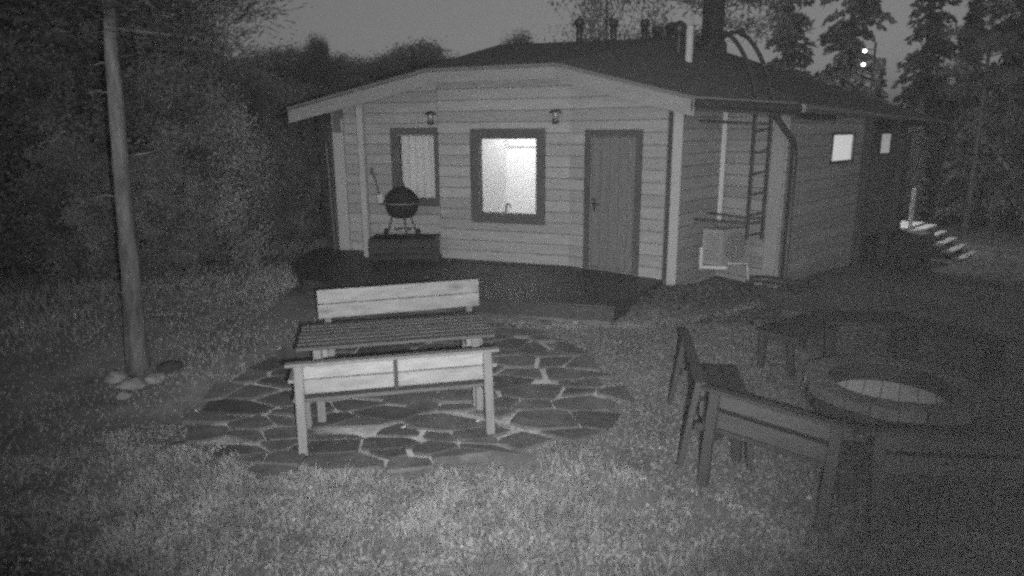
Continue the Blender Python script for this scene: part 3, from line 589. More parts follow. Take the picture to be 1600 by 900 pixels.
# ------------------------------------------------------------------ benches and table
def bench(loc, rz, Ln, label, group, top=.75, back=True, boards='bench_board', stile=True, arms=True, cap=True, post='bench_post', bh=.125):
    """local frame: x along the bench, back in the plane y=0, sitting side +y"""
    t_ = thing('garden_bench', loc, label, 'bench', group, rz); h = Ln/2; bl = lambda m, n, mt: m.build(n, mt, t_, True)
    lx = h-.10
    for sx in (-1, 1):
        if back: bl(MB().beam((sx*lx, -.15, -.01), (sx*lx, -.035, top-.025), .075, .05, (0, 1, 0)), 'leg', post)
        else: bl(MB().beam((sx*lx, .04, -.01), (sx*lx, .04, .385), .075, .05, (0, 1, 0)), 'leg', post)
        bl(MB().beam((sx*lx, .40, -.01), (sx*lx, .36, .385), .075, .05, (0, 1, 0)), 'leg', post)
        bl(MB().beam((sx*lx, -.05 if back else .05, .352), (sx*lx, .42, .352), .04, .06), 'seat_bearer', post)
        if arms and back:
            bl(MB().beam((sx*(lx+.055), -.05, .60), (sx*(lx+.055), .36, .60), .06, .03), 'armrest', post)
            bl(MB().beam((sx*(lx+.058), .32, .36), (sx*(lx+.058), .32, .583), .04, .05, (0, 1, 0)), 'arm_support', post)
    for y in (.075, .235, .39)[:3]: bl(MB().beam((-h+.03, y, .402), (h-.03, y, .402), .145, .034), 'seat_slat', ('bench_slat' if post == 'bench_post' else post))
    if back:
        if cap: bl(MB().beam((-h, -.03, top-.012), (h, -.03, top-.012), .085, .026), 'top_rail', post)
        e_ = .115 if cap else 0.0; z_ = top-.028-bh/2 if cap else top-bh/2
        for z in (z_, z_-bh-(.008 if post == 'bench_post' else .035)): bl(MB().beam((-h+e_, 0, z), (h-e_, 0, z), .026, bh), 'back_board', boards)
        if stile: bl(MB().beam((0, -.026, top-.30), (0, -.026, top-.027), .035, .022, (0, 1, 0)), 'stile', 'deck_wood')
    return t_
PS = 'picnic set on the flagstones'
bench((-1.0, 5.44, gz(-1.0, 5.44)+.03), R(12.6), 1.78, 'wooden garden bench seen from behind, nearest of the picnic set', PS)
bench((-1.25, 7.33, gz(-1.25, 7.33)+.03), R(17+180), 1.80, 'wooden garden bench on the far side of the table, its pale back facing us', PS, .80, stile=False, arms=False, cap=False, bh=.155)
tz = gz(-1.1, 6.2)+.02
tb = thing('garden_table', (-1.12, 6.21, tz), 'dark slatted wooden garden table between the two benches', 'table', PS, R(13.0)); tl = lambda m, n, mt: m.build(n, mt, tb, True)
for k in range(7): tl(MB().beam((-.89, -.34+k*.113, .715), (.89, -.34+k*.113, .715), .095, .032), 'top_slat', 'bench_slat')
for sx in (-.72, .72):
    for sy in (-.30, .30): tl(MB().beam((sx, sy, -.01), (sx, sy, .698), .075, .075, (1, 0, 0)), 'leg', 'bench_post')
    tl(MB().beam((sx+(.07 if sx < 0 else -.07), -.36, .66), (sx+(.07 if sx < 0 else -.07), .36, .66), .045, .07), 'cross_bearer', 'bench_post')
RG = 'benches around the fire pit'
def seg(p, q, label, back=True, extra=0.0, top=.75):
    p, q = Vector((*p, 0)), Vector((*q, 0)); c = Vector((3.57, 5.96, 0)); m = (p+q)/2; d = q-p; rz = math.atan2(d.y, d.x)
    if (Vector((-math.sin(rz), math.cos(rz), 0))).dot(c-m) < 0: rz += math.pi
    return bench((m.x, m.y, gz(m.x, m.y)), rz, d.length-extra, label, RG, top, back, 'ring_board_dimmed', False, False, True, 'ring_post_dimmed')
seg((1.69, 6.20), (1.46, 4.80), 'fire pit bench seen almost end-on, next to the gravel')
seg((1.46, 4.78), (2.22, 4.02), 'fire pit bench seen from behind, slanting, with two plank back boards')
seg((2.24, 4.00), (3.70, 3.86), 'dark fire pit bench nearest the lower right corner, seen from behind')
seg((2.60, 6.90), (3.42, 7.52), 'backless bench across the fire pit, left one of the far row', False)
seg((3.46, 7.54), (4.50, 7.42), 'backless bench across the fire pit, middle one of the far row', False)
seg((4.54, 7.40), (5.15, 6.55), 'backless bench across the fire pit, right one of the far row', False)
# ------------------------------------------------------------------ fire pit
FPX, FPY = 3.57, 5.96; fz = gz(FPX, FPY)
fp = thing('fire_pit', (FPX, FPY, fz), 'round stone fire pit with a sooty inside and pale ash floor', 'fire pit'); ns = 22
for k in range(ns):
    a0, a1 = 2*math.pi*(k+.03)/ns, 2*math.pi*(k+.97)/ns; ri, ro = .545, .76+rnd.uniform(-.02, .02); zt = .30+rnd.uniform(-.006, .006); am = (a0+a1)/2
    co = lambda r_, a: (FPX+r_*math.cos(a), FPY+r_*math.sin(a))
    MB().prism([(*co(ri, a0), fz+.20), (*co(ri, am), fz+.20), (*co(ri, a1), fz+.20), (*co(ro, a1), fz+.20), (*co(ro, am), fz+.20), (*co(ro, a0), fz+.20)], (0, 0, zt-.20)).build('rim_stone', 'rim_stone', fp)
    MB().prism([(*co(ri, a0+.1), fz-.02), (*co(ri, a1+.1), fz-.02), (*co(ro-.03, a1+.1), fz-.02), (*co(ro-.03, a0+.1), fz-.02)], (0, 0, .215)).build('wall_stone', 'soot_stone', fp)
MB().lathe((FPX, FPY, fz), [(.538, .292), (.538, .02)], 48).build('steel_liner', 'metal_dark', fp)
for k in range(-3, 4):                                   # light slabs at the bottom, cut to the round
    w_ = .155; x0 = k*w_-w_/2+.004; x1 = k*w_+w_/2-.004; rr = .532
    if min(abs(x0), abs(x1)) >= rr: continue
    pl = clip_convex([(x0, -.6), (x1, -.6), (x1, .6), (x0, .6)], [(rr*math.cos(t), rr*math.sin(t)) for t in np.linspace(0, 2*math.pi, 41)[:-1]])
    ca2, sa2 = math.cos(R(-31)), math.sin(R(-31))
    if len(pl) > 2: MB().prism([(FPX+x*ca2-y*sa2, FPY+x*sa2+y*ca2, fz+.05) for x, y in pl], (0, 0, .06)).build('floor_slab', 'ash', fp)

# ------------------------------------------------------------------ boulders at the pine's foot
def boulder(x, y, r_, mat, label, group='stones at the foot of the pine'):
    r_ *= .85
    n1, n2 = 9, 12; vv = []; ff = []; sd_ = rnd.random()*99
    for i in range(n1+1):
        th = math.pi*i/n1
        for j in range(n2):
            ph = 2*math.pi*j/n2; k = r_*(1+.45*(float(vnoise(th*1.6+sd_, math.cos(ph)*1.4+2, 1.3, 5))-.5)+.35*(float(vnoise(math.sin(ph)*1.5+sd_, th*2, 1.7, 8))-.5))
            vv.append((x+k*math.sin(th)*math.cos(ph)*1.2, y+k*math.sin(th)*math.sin(ph), gz(x, y)+k*.75*math.cos(th)-r_*.05))
    for i in range(n1):
        for j in range(n2): ff.append((i*n2+j, (i+1)*n2+j, (i+1)*n2+(j+1) % n2, i*n2+(j+1) % n2))
    tag(MB().add(vv, ff, True).build('boulder', mat), label, 'stone', group)
boulder(-4.22, 6.78, .13, 'boulder', 'pale lichen stone leftmost at the foot of the pine trunk')
boulder(-3.98, 6.62, .14, 'boulder', 'pale lichen stone in front of the pine trunk')
boulder(-3.80, 6.74, .13, 'boulder', 'pale lichen stone right of the pine trunk')
boulder(-3.93, 6.38, .08, 'boulder', 'small pale stone nearest us below the pine')
boulder(-3.78, 7.02, .13, 'boulder_dark', 'dark stone behind the pale stones by the pine')

# ------------------------------------------------------------------ grass, mulch, leaves
def blades(name, x, y, h, w, mat, lean=.5, z=None):
    n = len(x); z = ground_z(x, y)-.004 if z is None else z; a = RNG.uniform(0, 2*np.pi, n); l = RNG.uniform(0, 2*np.pi, n); k = RNG.uniform(.1, lean, n)*h
    dx, dy = np.cos(a)*w/2, np.sin(a)*w/2; lx, ly_ = np.cos(l)*k, np.sin(l)*k
    V = np.stack([np.stack([x-dx, y-dy, z], -1), np.stack([x+dx, y+dy, z], -1),
                  np.stack([x+dx*.75+lx*.4, y+dy*.75+ly_*.4, z+h*.6], -1), np.stack([x-dx*.75+lx*.4, y-dy*.75+ly_*.4, z+h*.6], -1),
                  np.stack([x+lx, y+ly_, z+h*(1-.25*(k/h)**2)], -1)], 1).reshape(-1, 3)
    b = np.arange(n)[:, None]*5; F = np.concatenate([b+[0, 1, 2], b+[0, 2, 3], b+[3, 2, 4]]).astype(np.int32)
    tone = np.repeat(np.clip(RNG.normal(.5, .15, n), 0, 1), 5); return soup(name, V, F, mat, tone)
def scatter(n, x0, x1, y0, y1, keep):
    x = RNG.uniform(x0, x1, n); y = RNG.uniform(y0, y1, n); k = keep(x, y); return x[k], y[k]
def in_patio(x, y):          # the outline as the growth has eaten into it
    k = .80+.34*vnoise(x, y, 1.7, 31)*1.0+.10*vnoise(x, y, 6, 32); return inside(cx0[0]+(x-cx0[0])/k, cx0[1]+(y-cx0[1])/k, PATIO)
pit_d = lambda x, y: np.hypot(x-FPX, y-FPY)
MUL = [(0.45, 5.25), (1.25, 4.55), (2.0, 4.1), (3.7, 3.8), (6.2, 4.6), (6.5, 7.4), (4.6, 8.6), (3.1, 9.0), (2.3, 8.45), (.9, 8.28), (.1, 8.2), (.9, 7.2), (1.05, 6.2)]
def lawn_keep(x, y):
    d = vnoise(x, y, 1.4, 1)*.55+vnoise(x, y, 4, 2)*.45; d = np.clip((d-.22)*1.5, 0, 1)
    return ~in_patio(x, y) & ~inside(x, y, MUL) & (pit_d(x, y) > 1.0) & (RNG.random(len(x)) < .10+1.2*d)
x, y = scatter(120000, -4.2, 3.6, 3.1, 5.9, lambda x, y: lawn_keep(x, y) & (y < 5.6+.1*x) & (np.abs(x) < y*.80+.3))
hh = (.02+.045*vnoise(x, y, 1.6, 4)+.025*vnoise(x, y, 5, 6))*RNG.uniform(.6, 1.3, len(x))
tag(link('lawn_grass', blades('lawn_grass', x, y, hh, .007*RNG.uniform(.6, 1.5, len(x)), 'grass', .9)), 'short pale grass of the lawn in the foreground', 'grass', kind='stuff')
tx, ty = scatter(260, -3.6, 3.0, 3.3, 5.6, lambda x, y: ~in_patio(x, y) & ~inside(x, y, MUL) & (np.abs(x) < y*.8))
n_t = 46; x = np.repeat(tx, n_t)+RNG.normal(0, .035, len(tx)*n_t); y = np.repeat(ty, n_t)+RNG.normal(0, .035, len(tx)*n_t)
tag(link('grass_tufts', blades('grass_tufts', x, y, RNG.uniform(.05, .13, len(x)), .006*RNG.uniform(.7, 1.6, len(x)), 'grass', 1.1)), 'taller pale tufts standing out of the lawn', 'grass', kind='stuff')
# clover and broad leaves among the blades
def leaf_soup(name, x, y, z, s, mat, tilt=.5, tone=None):
    n = len(x); a = RNG.uniform(0, 2*np.pi, n); tx, ty = RNG.normal(0, tilt, n), RNG.normal(0, tilt, n); V = []
    for (px_, py_) in ((-1, 0), (-.5, .75), (.45, .7), (1, 0), (.45, -.7), (-.5, -.75)):
        qx = (px_*np.cos(a)-py_*np.sin(a))*s/2; qy = (px_*np.sin(a)+py_*np.cos(a))*s/2; V.append(np.stack([x+qx, y+qy, z+qx*tx+qy*ty], -1))
    V = np.stack(V, 1).reshape(-1, 3); F = (np.arange(n)[:, None]*6+np.arange(6)).astype(np.int32)
    return soup(name, V, F, mat, np.repeat(np.clip(RNG.normal(.5, .22, n) if tone is None else tone, 0, 1), 6))
x, y = scatter(110000, -4.0, 3.4, 3.1, 5.7, lambda x, y: lawn_keep(x, y) & (vnoise(x, y, 2.6, 9)+.35*vnoise(x, y, 7, 3) > .55) & (np.abs(x) < y*.80+.3))
tag(link('clover', leaf_soup('clover', x, y, ground_z(x, y)+RNG.uniform(.01, .045, len(x)), RNG.uniform(.010, .028, len(x)), 'grass', .45, RNG.normal(.5, .13, len(x)))), 'clover and small broad leaves growing in the lawn', 'clover', kind='stuff')
# rough growth on the left, thinning away from the lamp
def rough_keep(x, y): return ~in_patio(x, y) & ~inside(x, y, DH) & ~((x > -3.4) & (y > 8.6)) & (RNG.random(len(x)) < .2+1.0*vnoise(x, y, .8, 7))
x, y = scatter(110000, -14, -2.4, 4.2, 18, lambda x, y: rough_keep(x, y) & (-x < y*.85+.5))
hh = (.04+.12*vnoise(x, y, .7, 11)**2)*RNG.uniform(.5, 1.3, len(x))*np.clip((y-3)/6, .4, 1.3)
tag(link('rough_grass', blades('rough_grass', x, y, hh, .010*RNG.uniform(.6, 1.6, len(x)), 'meadow', 1.2)), 'rough low grass on the dark slope left of the patio', 'grass', kind='stuff')
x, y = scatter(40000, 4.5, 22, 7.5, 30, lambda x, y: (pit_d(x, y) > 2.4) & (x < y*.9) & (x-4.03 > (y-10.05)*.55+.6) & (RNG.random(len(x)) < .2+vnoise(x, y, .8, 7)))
tag(link('rough_grass', blades('rough_grass', x, y, .04+.10*RNG.random(len(x)), .012*RNG.uniform(.6, 1.6, len(x)), 'meadow_dimmed', .9)), 'rough low grass on the dark slope right of the cabin', 'grass', kind='stuff')
# grassy edge between the bed and the patio
EDGE = [(-.62, 8.42), (0.0, 8.30), (.81, 8.16), (1.5, 8.20), (2.23, 8.33), (2.85, 8.66), (3.45, 9.08)]
ex, ey = [], []
for (p, q) in zip(EDGE[:-1], EDGE[1:]):
    n = int(700*math.hypot(q[0]-p[0], q[1]-p[1])); t = RNG.random(n); k = vnoise(p[0]+(q[0]-p[0])*t, p[1]+(q[1]-p[1])*t, 5, 3) > .3; t = t[k]
    ex.append(p[0]+(q[0]-p[0])*t+RNG.normal(0, .045, len(t))); ey.append(p[1]+(q[1]-p[1])*t+RNG.normal(0, .045, len(t)))
ex, ey = np.concatenate(ex), np.concatenate(ey)
tag(link('edging_grass', blades('edging_grass', ex, ey, RNG.uniform(.03, .09, len(ex)), .009, 'grass', .9)), 'thin pale strip of grass edging the bed below the terrace', 'grass', kind='stuff')
# bark and gravel between patio and fire pit
x, y = scatter(120000, .1, 6.5, 3.8, 9.0, lambda x, y: (inside(x, y, MUL) | (inside(x, y, PATIO) & ~in_patio(x, y) & (x > .2))) & (pit_d(x, y) > .78))
tag(link('bark_mulch', leaf_soup('bark_mulch', x, y, ground_z(x, y)+RNG.uniform(.003, .02, len(x)), RNG.uniform(.008, .026, len(x)), 'mulch', .5, RNG.normal(.5, .14, len(x)))), 'dark bark chips and leaf litter around the fire pit', 'mulch', kind='stuff')
x, y = scatter(16000, -.6, 3.6, 8.15, 10.0, lambda x, y: ~inside(x, y, DH) & (y > 8.2) & (y < 9.9))
tag(link('bed_litter', leaf_soup('bed_litter', x, y, ground_z(x, y)+RNG.uniform(.004, .04, len(x)), RNG.uniform(.015, .05, len(x)), 'litter', .6)), 'dark leaf litter in the bed below the terrace', 'mulch', kind='stuff')
# joints: moss tufts on the patio
x, y = scatter(60000, -3.1, 1.15, 4.7, 8.15, lambda x, y: inside(x, y, PATIO) & (vnoise(x, y, 1.9, 21)+.3*vnoise(x, y, 9, 22) > .80) & ((y < 5.7+.3*vnoise(x, y, 2, 5)) | (x < -2.2) | (x > .4) | (RNG.random(len(x)) < .25)))
tag(link('joint_moss', blades('joint_moss', x, y, RNG.uniform(.02, .05, len(x)), .008, 'grass', 1.2)), 'moss and grass creeping over the flagstone joints', 'moss', kind='stuff')
# single pale leaves
LV = [(-.98, 5.58, .05), (-.94, 5.57, .045), (-.91, 5.55, .04), (-1.74, 5.20, .045), (-.32, 5.70, .05), (-1.3, 9.9, .10), (.80, 8.22, .07), (.20, 7.55, .05), (.62, 6.55, .06), (.72, 6.60, .05), (2.05, 5.3, .05), (1.95, 4.65, .05), (2.12, 4.35, .05)]
for i, (a, b, s_) in enumerate(LV):
    z = (DECK+.012) if inside(a, b, DH) else gz(a, b)+.05
    me = leaf_soup('fallen_leaf', np.array([a]), np.array([b]), np.array([z]), np.array([s_]), 'leaf_pale', .25, np.array([.6]))
    tag(link('fallen_leaf', me), 'small pale fallen leaf lying on the ground', 'leaf', 'fallen leaves')

# ------------------------------------------------------------------ trees
def quads(C_, D_, Ls, Ws):
    """needle or leaf quads: centre, direction, length, width"""
    n = len(C_); D_ = D_/np.maximum(np.linalg.norm(D_, axis=1, keepdims=True), 1e-6); r_ = RNG.normal(size=(n, 3)); S = np.cross(D_, r_); S /= np.maximum(np.linalg.norm(S, axis=1, keepdims=True), 1e-6)
    a, b = D_*(Ls/2)[:, None], S*(Ws/2)[:, None]; V = np.stack([C_-a, C_+b-a*.1, C_+a, C_-b-a*.1], 1).reshape(-1, 3); return V, (np.arange(n)[:, None]*4+np.arange(4)).astype(np.int32)
def crown_mesh(name, C_, D_, Ls, Ws, mat):
    V, F = quads(C_, D_, Ls, Ws); clump = vnoise(C_[:, 0]*1.0+C_[:, 2]*.7, C_[:, 1]+C_[:, 2]*.5, 1.6, 13); t = np.clip(.25+.5*clump+RNG.normal(0, .12, len(C_)), 0, 1); return soup(name, V, F, mat, np.repeat(t, 4))
def trunk_mesh(h, r_, limbs, mat, seed, lean=.02, rough=False):
    k = random.Random(seed); m = MB(); pts_ = []; rad = []
    for i in range(13):
        t = i/12; pts_.append((lean*h*t+.04*math.sin(t*5+seed), .04*math.cos(t*4+seed)*t*2, h*t-.15*(i == 0))); rad.append(r_*(1.35 if i == 0 else 1)*(1-.86*t))
    if rough:
        nr_ = 90; ns2 = 18; vv = []
        for i in range(nr_+1):
            t = i/nr_; j = min(int(t*12), 11); f = t*12-j; c = Vector(pts_[j]).lerp(Vector(pts_[j+1]), f); rr = rad[j]+(rad[j+1]-rad[j])*f
            for q in range(ns2):
                a = 2*math.pi*q/ns2; k2 = 1+.20*(float(vnoise(a*3.2, t*h*2.2, 1, 41))-.5)+.13*(float(vnoise(a*7, t*h*7, 1, 43))-.5); vv.append(c+Vector((math.cos(a)*rr*k2, math.sin(a)*rr*k2, 0)))
        m.add(vv, [(i*ns2+q, i*ns2+(q+1) % ns2, (i+1)*ns2+(q+1) % ns2, (i+1)*ns2+q) for i in range(nr_) for q in range(ns2)], True)
        for q in range(5):
            z = h*k.uniform(.2, .4); a = k.uniform(0, 6.28); m.tube([(lean*z, 0, z), (math.cos(a)*.2, math.sin(a)*.2, z+.03), (math.cos(a)*(.24+.2*k.random()), math.sin(a)*.35, z+k.uniform(-.05, .08))], [.016, .011, .004], 5)
    else: m.tube(pts_, rad, 10)
    for (z, d, l, rise, rr) in limbs:
        b = Vector((lean*z, 0, z)); dv = Vector((math.cos(d), math.sin(d), 0)); m.tube([b, b+dv*l*.5+Vector((0, 0, rise*l*.35)), b+dv*l+Vector((0, 0, rise*l))], [rr, rr*.65, rr*.2], 5)
    me = m.mesh('trunk'); me.materials.append(MATS[mat]); return me
def spruce(h, r_, seed, base=.08, mat='needles'):
    k = random.Random(seed); C_, D_ = [], []; limbs = []; z = h*base
    while z < h*.985:
        f = 1-(z-h*base)/(h*(1-base)); rr = r_*(f**.85)*k.uniform(.8, 1.12)+.06
        for b in range(int(4+4*f)):
            a = k.uniform(0, 6.283); l = rr*k.uniform(.65, 1.1); limbs.append((z, a, l*.9, -.18, .012+.02*f)); ns_ = max(3, int(l/.16))
            for s_ in range(ns_):
                t = (s_+.5)/ns_
                for _ in range(6):
                    sw = k.gauss(0, .22*l*.5+.03); C_.append((math.cos(a)*l*t-math.sin(a)*sw, math.sin(a)*l*t+math.cos(a)*sw, z-.20*l*t*t*1.2+k.gauss(0, .05)-abs(sw)*.2)); D_.append((math.cos(a)+k.gauss(0, .5), math.sin(a)+k.gauss(0, .5), -.35+k.gauss(0, .3)))
        z += h*.021+.05
    C_, D_ = np.array(C_), np.array(D_); n = len(C_)
    return trunk_mesh(h, .012*h+.03, limbs, 'bark', seed, 0), crown_mesh('crown', C_, D_, RNG.uniform(.18, .40, n), RNG.uniform(.07, .17, n), mat)
def pine(h, r_, seed, base=.5, bark='bark', tr=.13, n_l=22, dens=60, mat='needles', nl=(.10, .26), nw=(.025, .06)):
    k = random.Random(seed); C_, D_ = [], []; limbs = []
    for i in range(n_l):
        z = h*(base+(1-base)*(i+.5)/n_l*.97); f = (z/h-base)/(1-base); a = i*2.4+k.uniform(-.5, .5); l = r_*(1-.55*f)*k.uniform(.6, 1.15)*(.75 if f < .12 else 1); rise = k.uniform(-.15, .4)
        limbs.append((z, a, l, rise, tr*.22*(1-.6*f)))
        for c in range(7):
            t = .35+.65*(c+k.random())/7; sw = k.gauss(0, .22*l); cc = np.array((math.cos(a)*l*t-math.sin(a)*sw, math.sin(a)*l*t+math.cos(a)*sw, z+rise*l*t+k.gauss(0, .12)))
            n = dens; o = RNG.normal(size=(n, 3))*np.array((.24, .24, .13)); C_.append(cc+o); D_.append(o+RNG.normal(size=(n, 3))*.12+np.array((0, 0, .1)))
    C_, D_ = np.concatenate(C_), np.concatenate(D_); n = len(C_)
    return trunk_mesh(h, tr, limbs, bark, seed, .0, bark == 'bark_pale'), crown_mesh('crown', C_, D_, RNG.uniform(*nl, n), RNG.uniform(*nw, n), mat)
def leafy(h, r_, seed, base=.25, n_c=120, dens=75, size=(.10, .22), mat='leaves', bark='bark'):
    k = random.Random(seed); C_, D_ = [], []; limbs = []
    for i in range(n_c):
        f = (i+k.random())/n_c; z = h*(base+(1-base)*f); rr = r_*math.sin(math.pi*min(.97, .16+.8*f))**.7*k.uniform(.35, 1.1); a = k.uniform(0, 6.283)
        if i % 3 == 0: limbs.append((max(h*base*.6, z-rr*.8), a, rr, .8, .03*(1-f)+.008))
        cc = np.array((math.cos(a)*rr, math.sin(a)*rr, z)); n = int(dens*k.uniform(.5, 1.4)); o = RNG.normal(size=(n, 3))*np.array((.16, .16, .14))*(h/6+.35); C_.append(cc+o); D_.append(RNG.normal(size=(n, 3))+np.array((0, 0, -.2)))
    C_, D_ = np.concatenate(C_), np.concatenate(D_); n = len(C_)
    return trunk_mesh(h*.9, .012*h+.015, limbs, bark, seed, 0), crown_mesh('crown', C_, D_, RNG.uniform(size[0], size[1], n), RNG.uniform(size[0]*.6, size[1]*.6, n), mat)
def place(name, kit, x, y, label, cat, group=None, sc=1.0, rz=None, dz=0, sz=None):
    t_ = thing(name, (x, y, gz(x, y)-.05+dz), label, cat, group, rnd.uniform(0, 6.28) if rz is None else rz); t_.scale = (sc, sc, sz or sc)
    link('trunk', kit[0], t_); link('crown', kit[1], t_); return t_
SP = [spruce(9, 2.0, 1), spruce(11, 2.2, 2), spruce(7, 1.6, 3)]
PI_ = [pine(12, 2.6, 4, .45), pine(13, 3.0, 5, .5)]
LF = [leafy(6, 1.9, 6, .25, 140, 260, (.045, .11)), leafy(4.2, 1.7, 7, .1, 140, 230, (.045, .11)), leafy(7.5, 2.4, 8, .2, 200, 280, (.05, .12))]
material('leaves_hazed', 0.42, 0.8, 0.3, 0.8, (1, 1, 1), 0, 0.1, attr='tone', transl=0.5)  # paler copy of leaves; backlight and haze are put into the colour
DENSE = leafy(7.5, 2.0, 18, .2, 120, 130, (.06, .13), 'leaves_hazed')
NEAR = pine(9.5, 2.0, 9, .37, 'bark_pale', .098, 36, 260, 'needles_dimmed', (.06, .15), (.008, .018))
npt = place('pine_tree', NEAR, -4.15, 7.05, 'pine with a bare pale trunk standing by the lichen stones on the left', 'tree', rz=0); npt.rotation_euler = (0, .07, 0)
YB = leafy(2.8, .46, 12, .06, 70, 90, (.03, .07))
MATS['leaves_pale'] = material('leaves_pale', .29, .8, .25, .8, attr='tone', transl=.25)
ybc = YB[1].copy(); ybc.materials[0] = MATS['leaves_pale']
place('young_birch', (YB[0], ybc), -4.75, 12.0, 'slender pale leafy young tree left of the cabin', 'tree')
G1 = 'trees of the dark wood left of the cabin'; L1 = {'s': 'dark spruce in the wood left of the cabin', 'p': 'dark pine in the wood left of the cabin', 'l': 'dark leafy tree in the wood left of the cabin', 'b': 'low dark bush at the edge of the left wood'}
for (x, y, k, i, sc) in [(-9.6, 15.8, 'l', 2, 1.0), (-9.5, 14.0, 's', 1, 1.1), (-12.0, 15.5, 's', 0, 1.3), (-11.0, 17.6, 'p', 0, 1.1), (-11.2, 20.0, 'l', 2, 1.15), (-13.8, 19, 's', 1, 1.2), (-11.5, 12.0, 'l', 0, 1.2),
                         (-16, 22, 'p', 1, 1.1), (-11.4, 22.5, 's', 0, 1.0), (-12.5, 24, 's', 1, 1.2), (-9.0, 12.0, 'l', 1, 1.0), (-6.6, 13.6, 'l', 1, .9), (-6.2, 16.4, 'l', 1, .95), (-9.2, 17.6, 'l', 0, 1.0), (-6.0, 20.0, 'l', 1, .9),
                         (-15.5, 17, 'l', 2, 1.3), (-18, 19, 's', 1, 1.2), (-7.4, 11.4, 'b', 1, .55), (-6.1, 12.0, 'b', 1, .5), (-8.8, 10.0, 'b', 1, .5), (-5.7, 14.4, 'b', 1, .6), (-4.9, 15.2, 'b', 1, .55), (-11.0, 10.2, 'l', 0, 1.0), (-14, 13.5, 'l', 2, 1.0)]:
    place({'s': 'spruce_tree', 'p': 'pine_tree', 'l': 'leafy_tree', 'b': 'bush'}[k], {'s': SP, 'p': PI_, 'l': LF, 'b': LF}[k][i], x, y, L1[k], 'bush' if k == 'b' else 'tree', G1, sc)
_c = LF[1][1].copy(); _c.materials[0] = MATS['leaves_hazed']; LTH = (LF[1][0], _c)
G2 = 'far tree line beyond the roof'
for i in range(24):
    f = i/23; x = -25+f*19+rnd.uniform(-.5, .5); y = 46+rnd.uniform(-5, 5); s_ = rnd.uniform(.62, .92); k = rnd.choice([0, 1, 2])
    place('spruce_tree', SP[k], x, y, 'small spruce in the far tree line above the cabin roof', 'tree', G2, s_*(9/(9, 11, 7)[k])*1.05, dz=-.3)
for x, y, s_ in ((-19, 38, 1.6), (-16.6, 39, 1.5), (-14.4, 37, 1.45), (-12.2, 39, 1.5), (-10.1, 38, 1.4), (-8.0, 39, 1.45), (-6.0, 38, 1.35), (-3.8, 40, 1.4), (-1.8, 41, 1.35)):
    place('leafy_tree', LF[1], x, y, 'round leafy tree in the tree line left of the roof', 'tree', 'leafy trees of the tree line', s_, dz=-.3)
for i in range(11):
    x = -14.2+i*1.15+rnd.uniform(-.3, .3); place('leafy_tree', LTH, x, 33+rnd.uniform(-1.5, 1.5), 'low leafy tree of the continuous tree line just left of the roof', 'tree', 'low trees of the tree line', rnd.uniform(1.05, 1.3), dz=-.3)
for i in range(12):
    x = -16.6+i*1.12+RNG.uniform(-.3, .3); place('leafy_tree', LTH, x, 37.5+RNG.uniform(-1, 1), 'rounded leafy tree of the continuous tree line just left of the roof', 'tree', 'rounded trees of the tree line', float(RNG.uniform(1.4, 1.75)), rz=float(RNG.uniform(0, 6)), dz=-.3)
place('leafy_tree', LF[0], -9.9, 36, 'thin bushy tree rising above the tree line left of the roof', 'tree', sc=.8, sz=1.2)
place('leafy_tree', DENSE, 3.25, 24, 'broad leafy tree rising right behind the ridge of the roof', 'tree', sc=.9, sz=1.4)
place('leafy_tree', LF[0], .4, 27, 'low leafy tree top peeping over the roof beside the ridge', 'tree', sc=.7, sz=.98)
BIGP = pine(13, 3.0, 15, .34, 'bark', .10, 40, 90, 'leaves_hazed')
place('pine_tree', BIGP, 5.3, 19.5, 'tall pine with a spreading crown right behind the chimney pipe', 'tree', rz=1.0)
for x, y, k, s_, lab in ((12.0, 25, 1, 1.15, 'dense dark spruce behind the roof, left of the two far lights'), (10.6, 27, 0, 1.2, 'dark spruce behind the roof, between the chimney pipe and the dense spruce'),
                         (18.3, 31, 0, 1.30, 'dark spruce against the sky right of the two far lights'), (19.5, 30, 2, 1.25, 'narrow spruce top between two taller spruces on the right'), (17.6, 24.5, 1, 1.15, 'tallest dark spruce at the right edge of the picture')):
    place('spruce_tree', SP[k], x, y, lab, 'tree', sc=s_*.78, sz=s_*1.12)
G3 = 'trees of the dark wood right of the cabin'
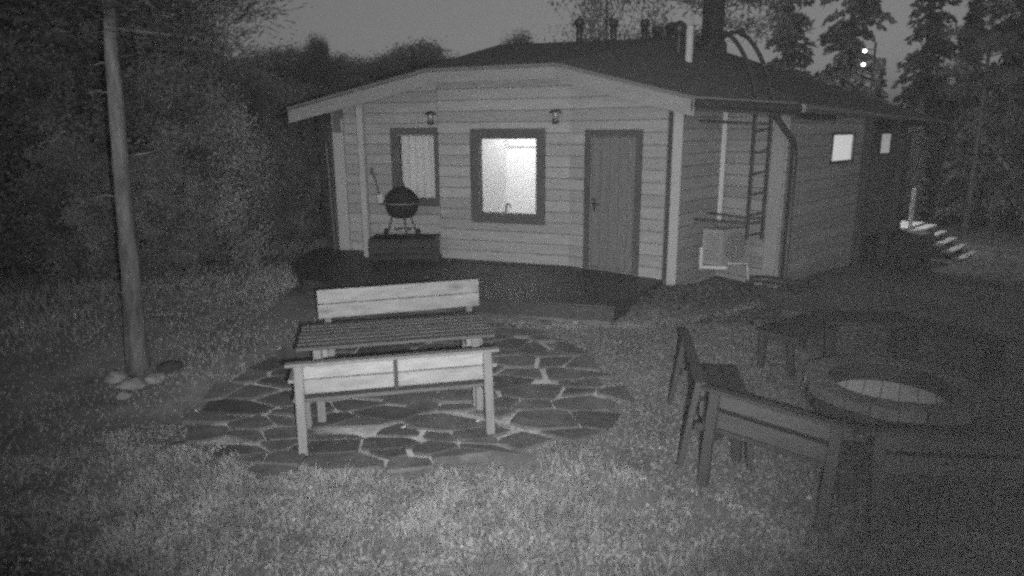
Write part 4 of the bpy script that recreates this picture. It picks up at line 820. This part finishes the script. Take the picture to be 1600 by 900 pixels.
for (x, y, k, i, sc) in [(15.0, 28, 'b', 1, .9), (16.5, 33, 's', 2, .8), (18, 34, 's', 0, .7), (17.2, 26, 's', 2, .8), (21, 27, 's', 0, .9), (17.3, 22.2, 'p', 0, .9), (18.7, 22.6, 'p', 1, .85), (16.0, 23.6, 'p', 0, .8), (20, 28, 'p', 1, .9), (23, 27, 's', 1, 1.0), (18.4, 29, 'b', 1, 1.1), (13.4, 31, 'b', 1, 1.1), (24, 33, 's', 1, .9), (15.6, 37, 's', 2, .7), (18.2, 38, 's', 2, .7), (20.5, 39, 's', 2, .8), (17.6, 24.5, 'b', 1, .8), (20.4, 25.5, 'b', 1, .9), (15.3, 26, 's', 2, .62), (22.5, 31, 's', 2, .9), (14.2, 34, 's', 2, .75), (12.6, 35, 's', 2, .75)]:
    sx = .78 if k == 's' else 1.0
    place({'s': 'spruce_tree', 'p': 'pine_tree', 'l': 'leafy_tree', 'b': 'bush'}[k], {'s': SP, 'p': PI_, 'l': LF, 'b': LF}[k][i], x, y, L1[k].replace('left wood', 'right wood').replace('left of', 'right of'), 'bush' if k == 'b' else 'tree', G3, sc*sx, sz=sc*1.1)

# ------------------------------------------------------------------ two far lamps on a mast
lm = thing('lamp_mast', (12.16, 23.6, gz(12.16, 23.6)), 'far mast carrying two small bright lamps one above the other', 'lamp mast')
MB().tube([(12.16, 23.6, -1.5), (12.16, 23.6, 5.4)], [.06, .04], 8).build('pole', 'metal_dark', lm)
for z in (5.15, 4.72): MB().lathe((11.77, 23.5, z), [(0, -.05), (.045, -.035), (.06, 0), (.045, .035), (0, .05)], 12).build('lamp_head', 'far_lamp', lm); MB().tube([(11.77, 23.5, z+.05), (12.16, 23.6, z+.06)], .012, 6).build('arm', 'metal_dark', lm)

# ------------------------------------------------------------------ thin haze volume, added to lift the dark tones
hm = bpy.data.materials.new('added_haze'); hm.use_nodes = True; N = hm.node_tree.nodes; L = hm.node_tree.links; N.remove(N['Principled BSDF'])
pv = N.new('ShaderNodeVolumePrincipled'); pv.inputs['Color'].default_value = g3(.95); pv.inputs['Density'].default_value = 0.0048; pv.inputs['Anisotropy'].default_value = 0.8
L.new(pv.outputs[0], N['Material Output'].inputs['Volume']); MATS['added_haze'] = hm
tag(MB().box((-70, -15, -5.5), (70, 85, 16.5)).build('haze', 'added_haze'), 'thin haze added over the whole place to lift the dark tones', 'haze', kind='stuff')
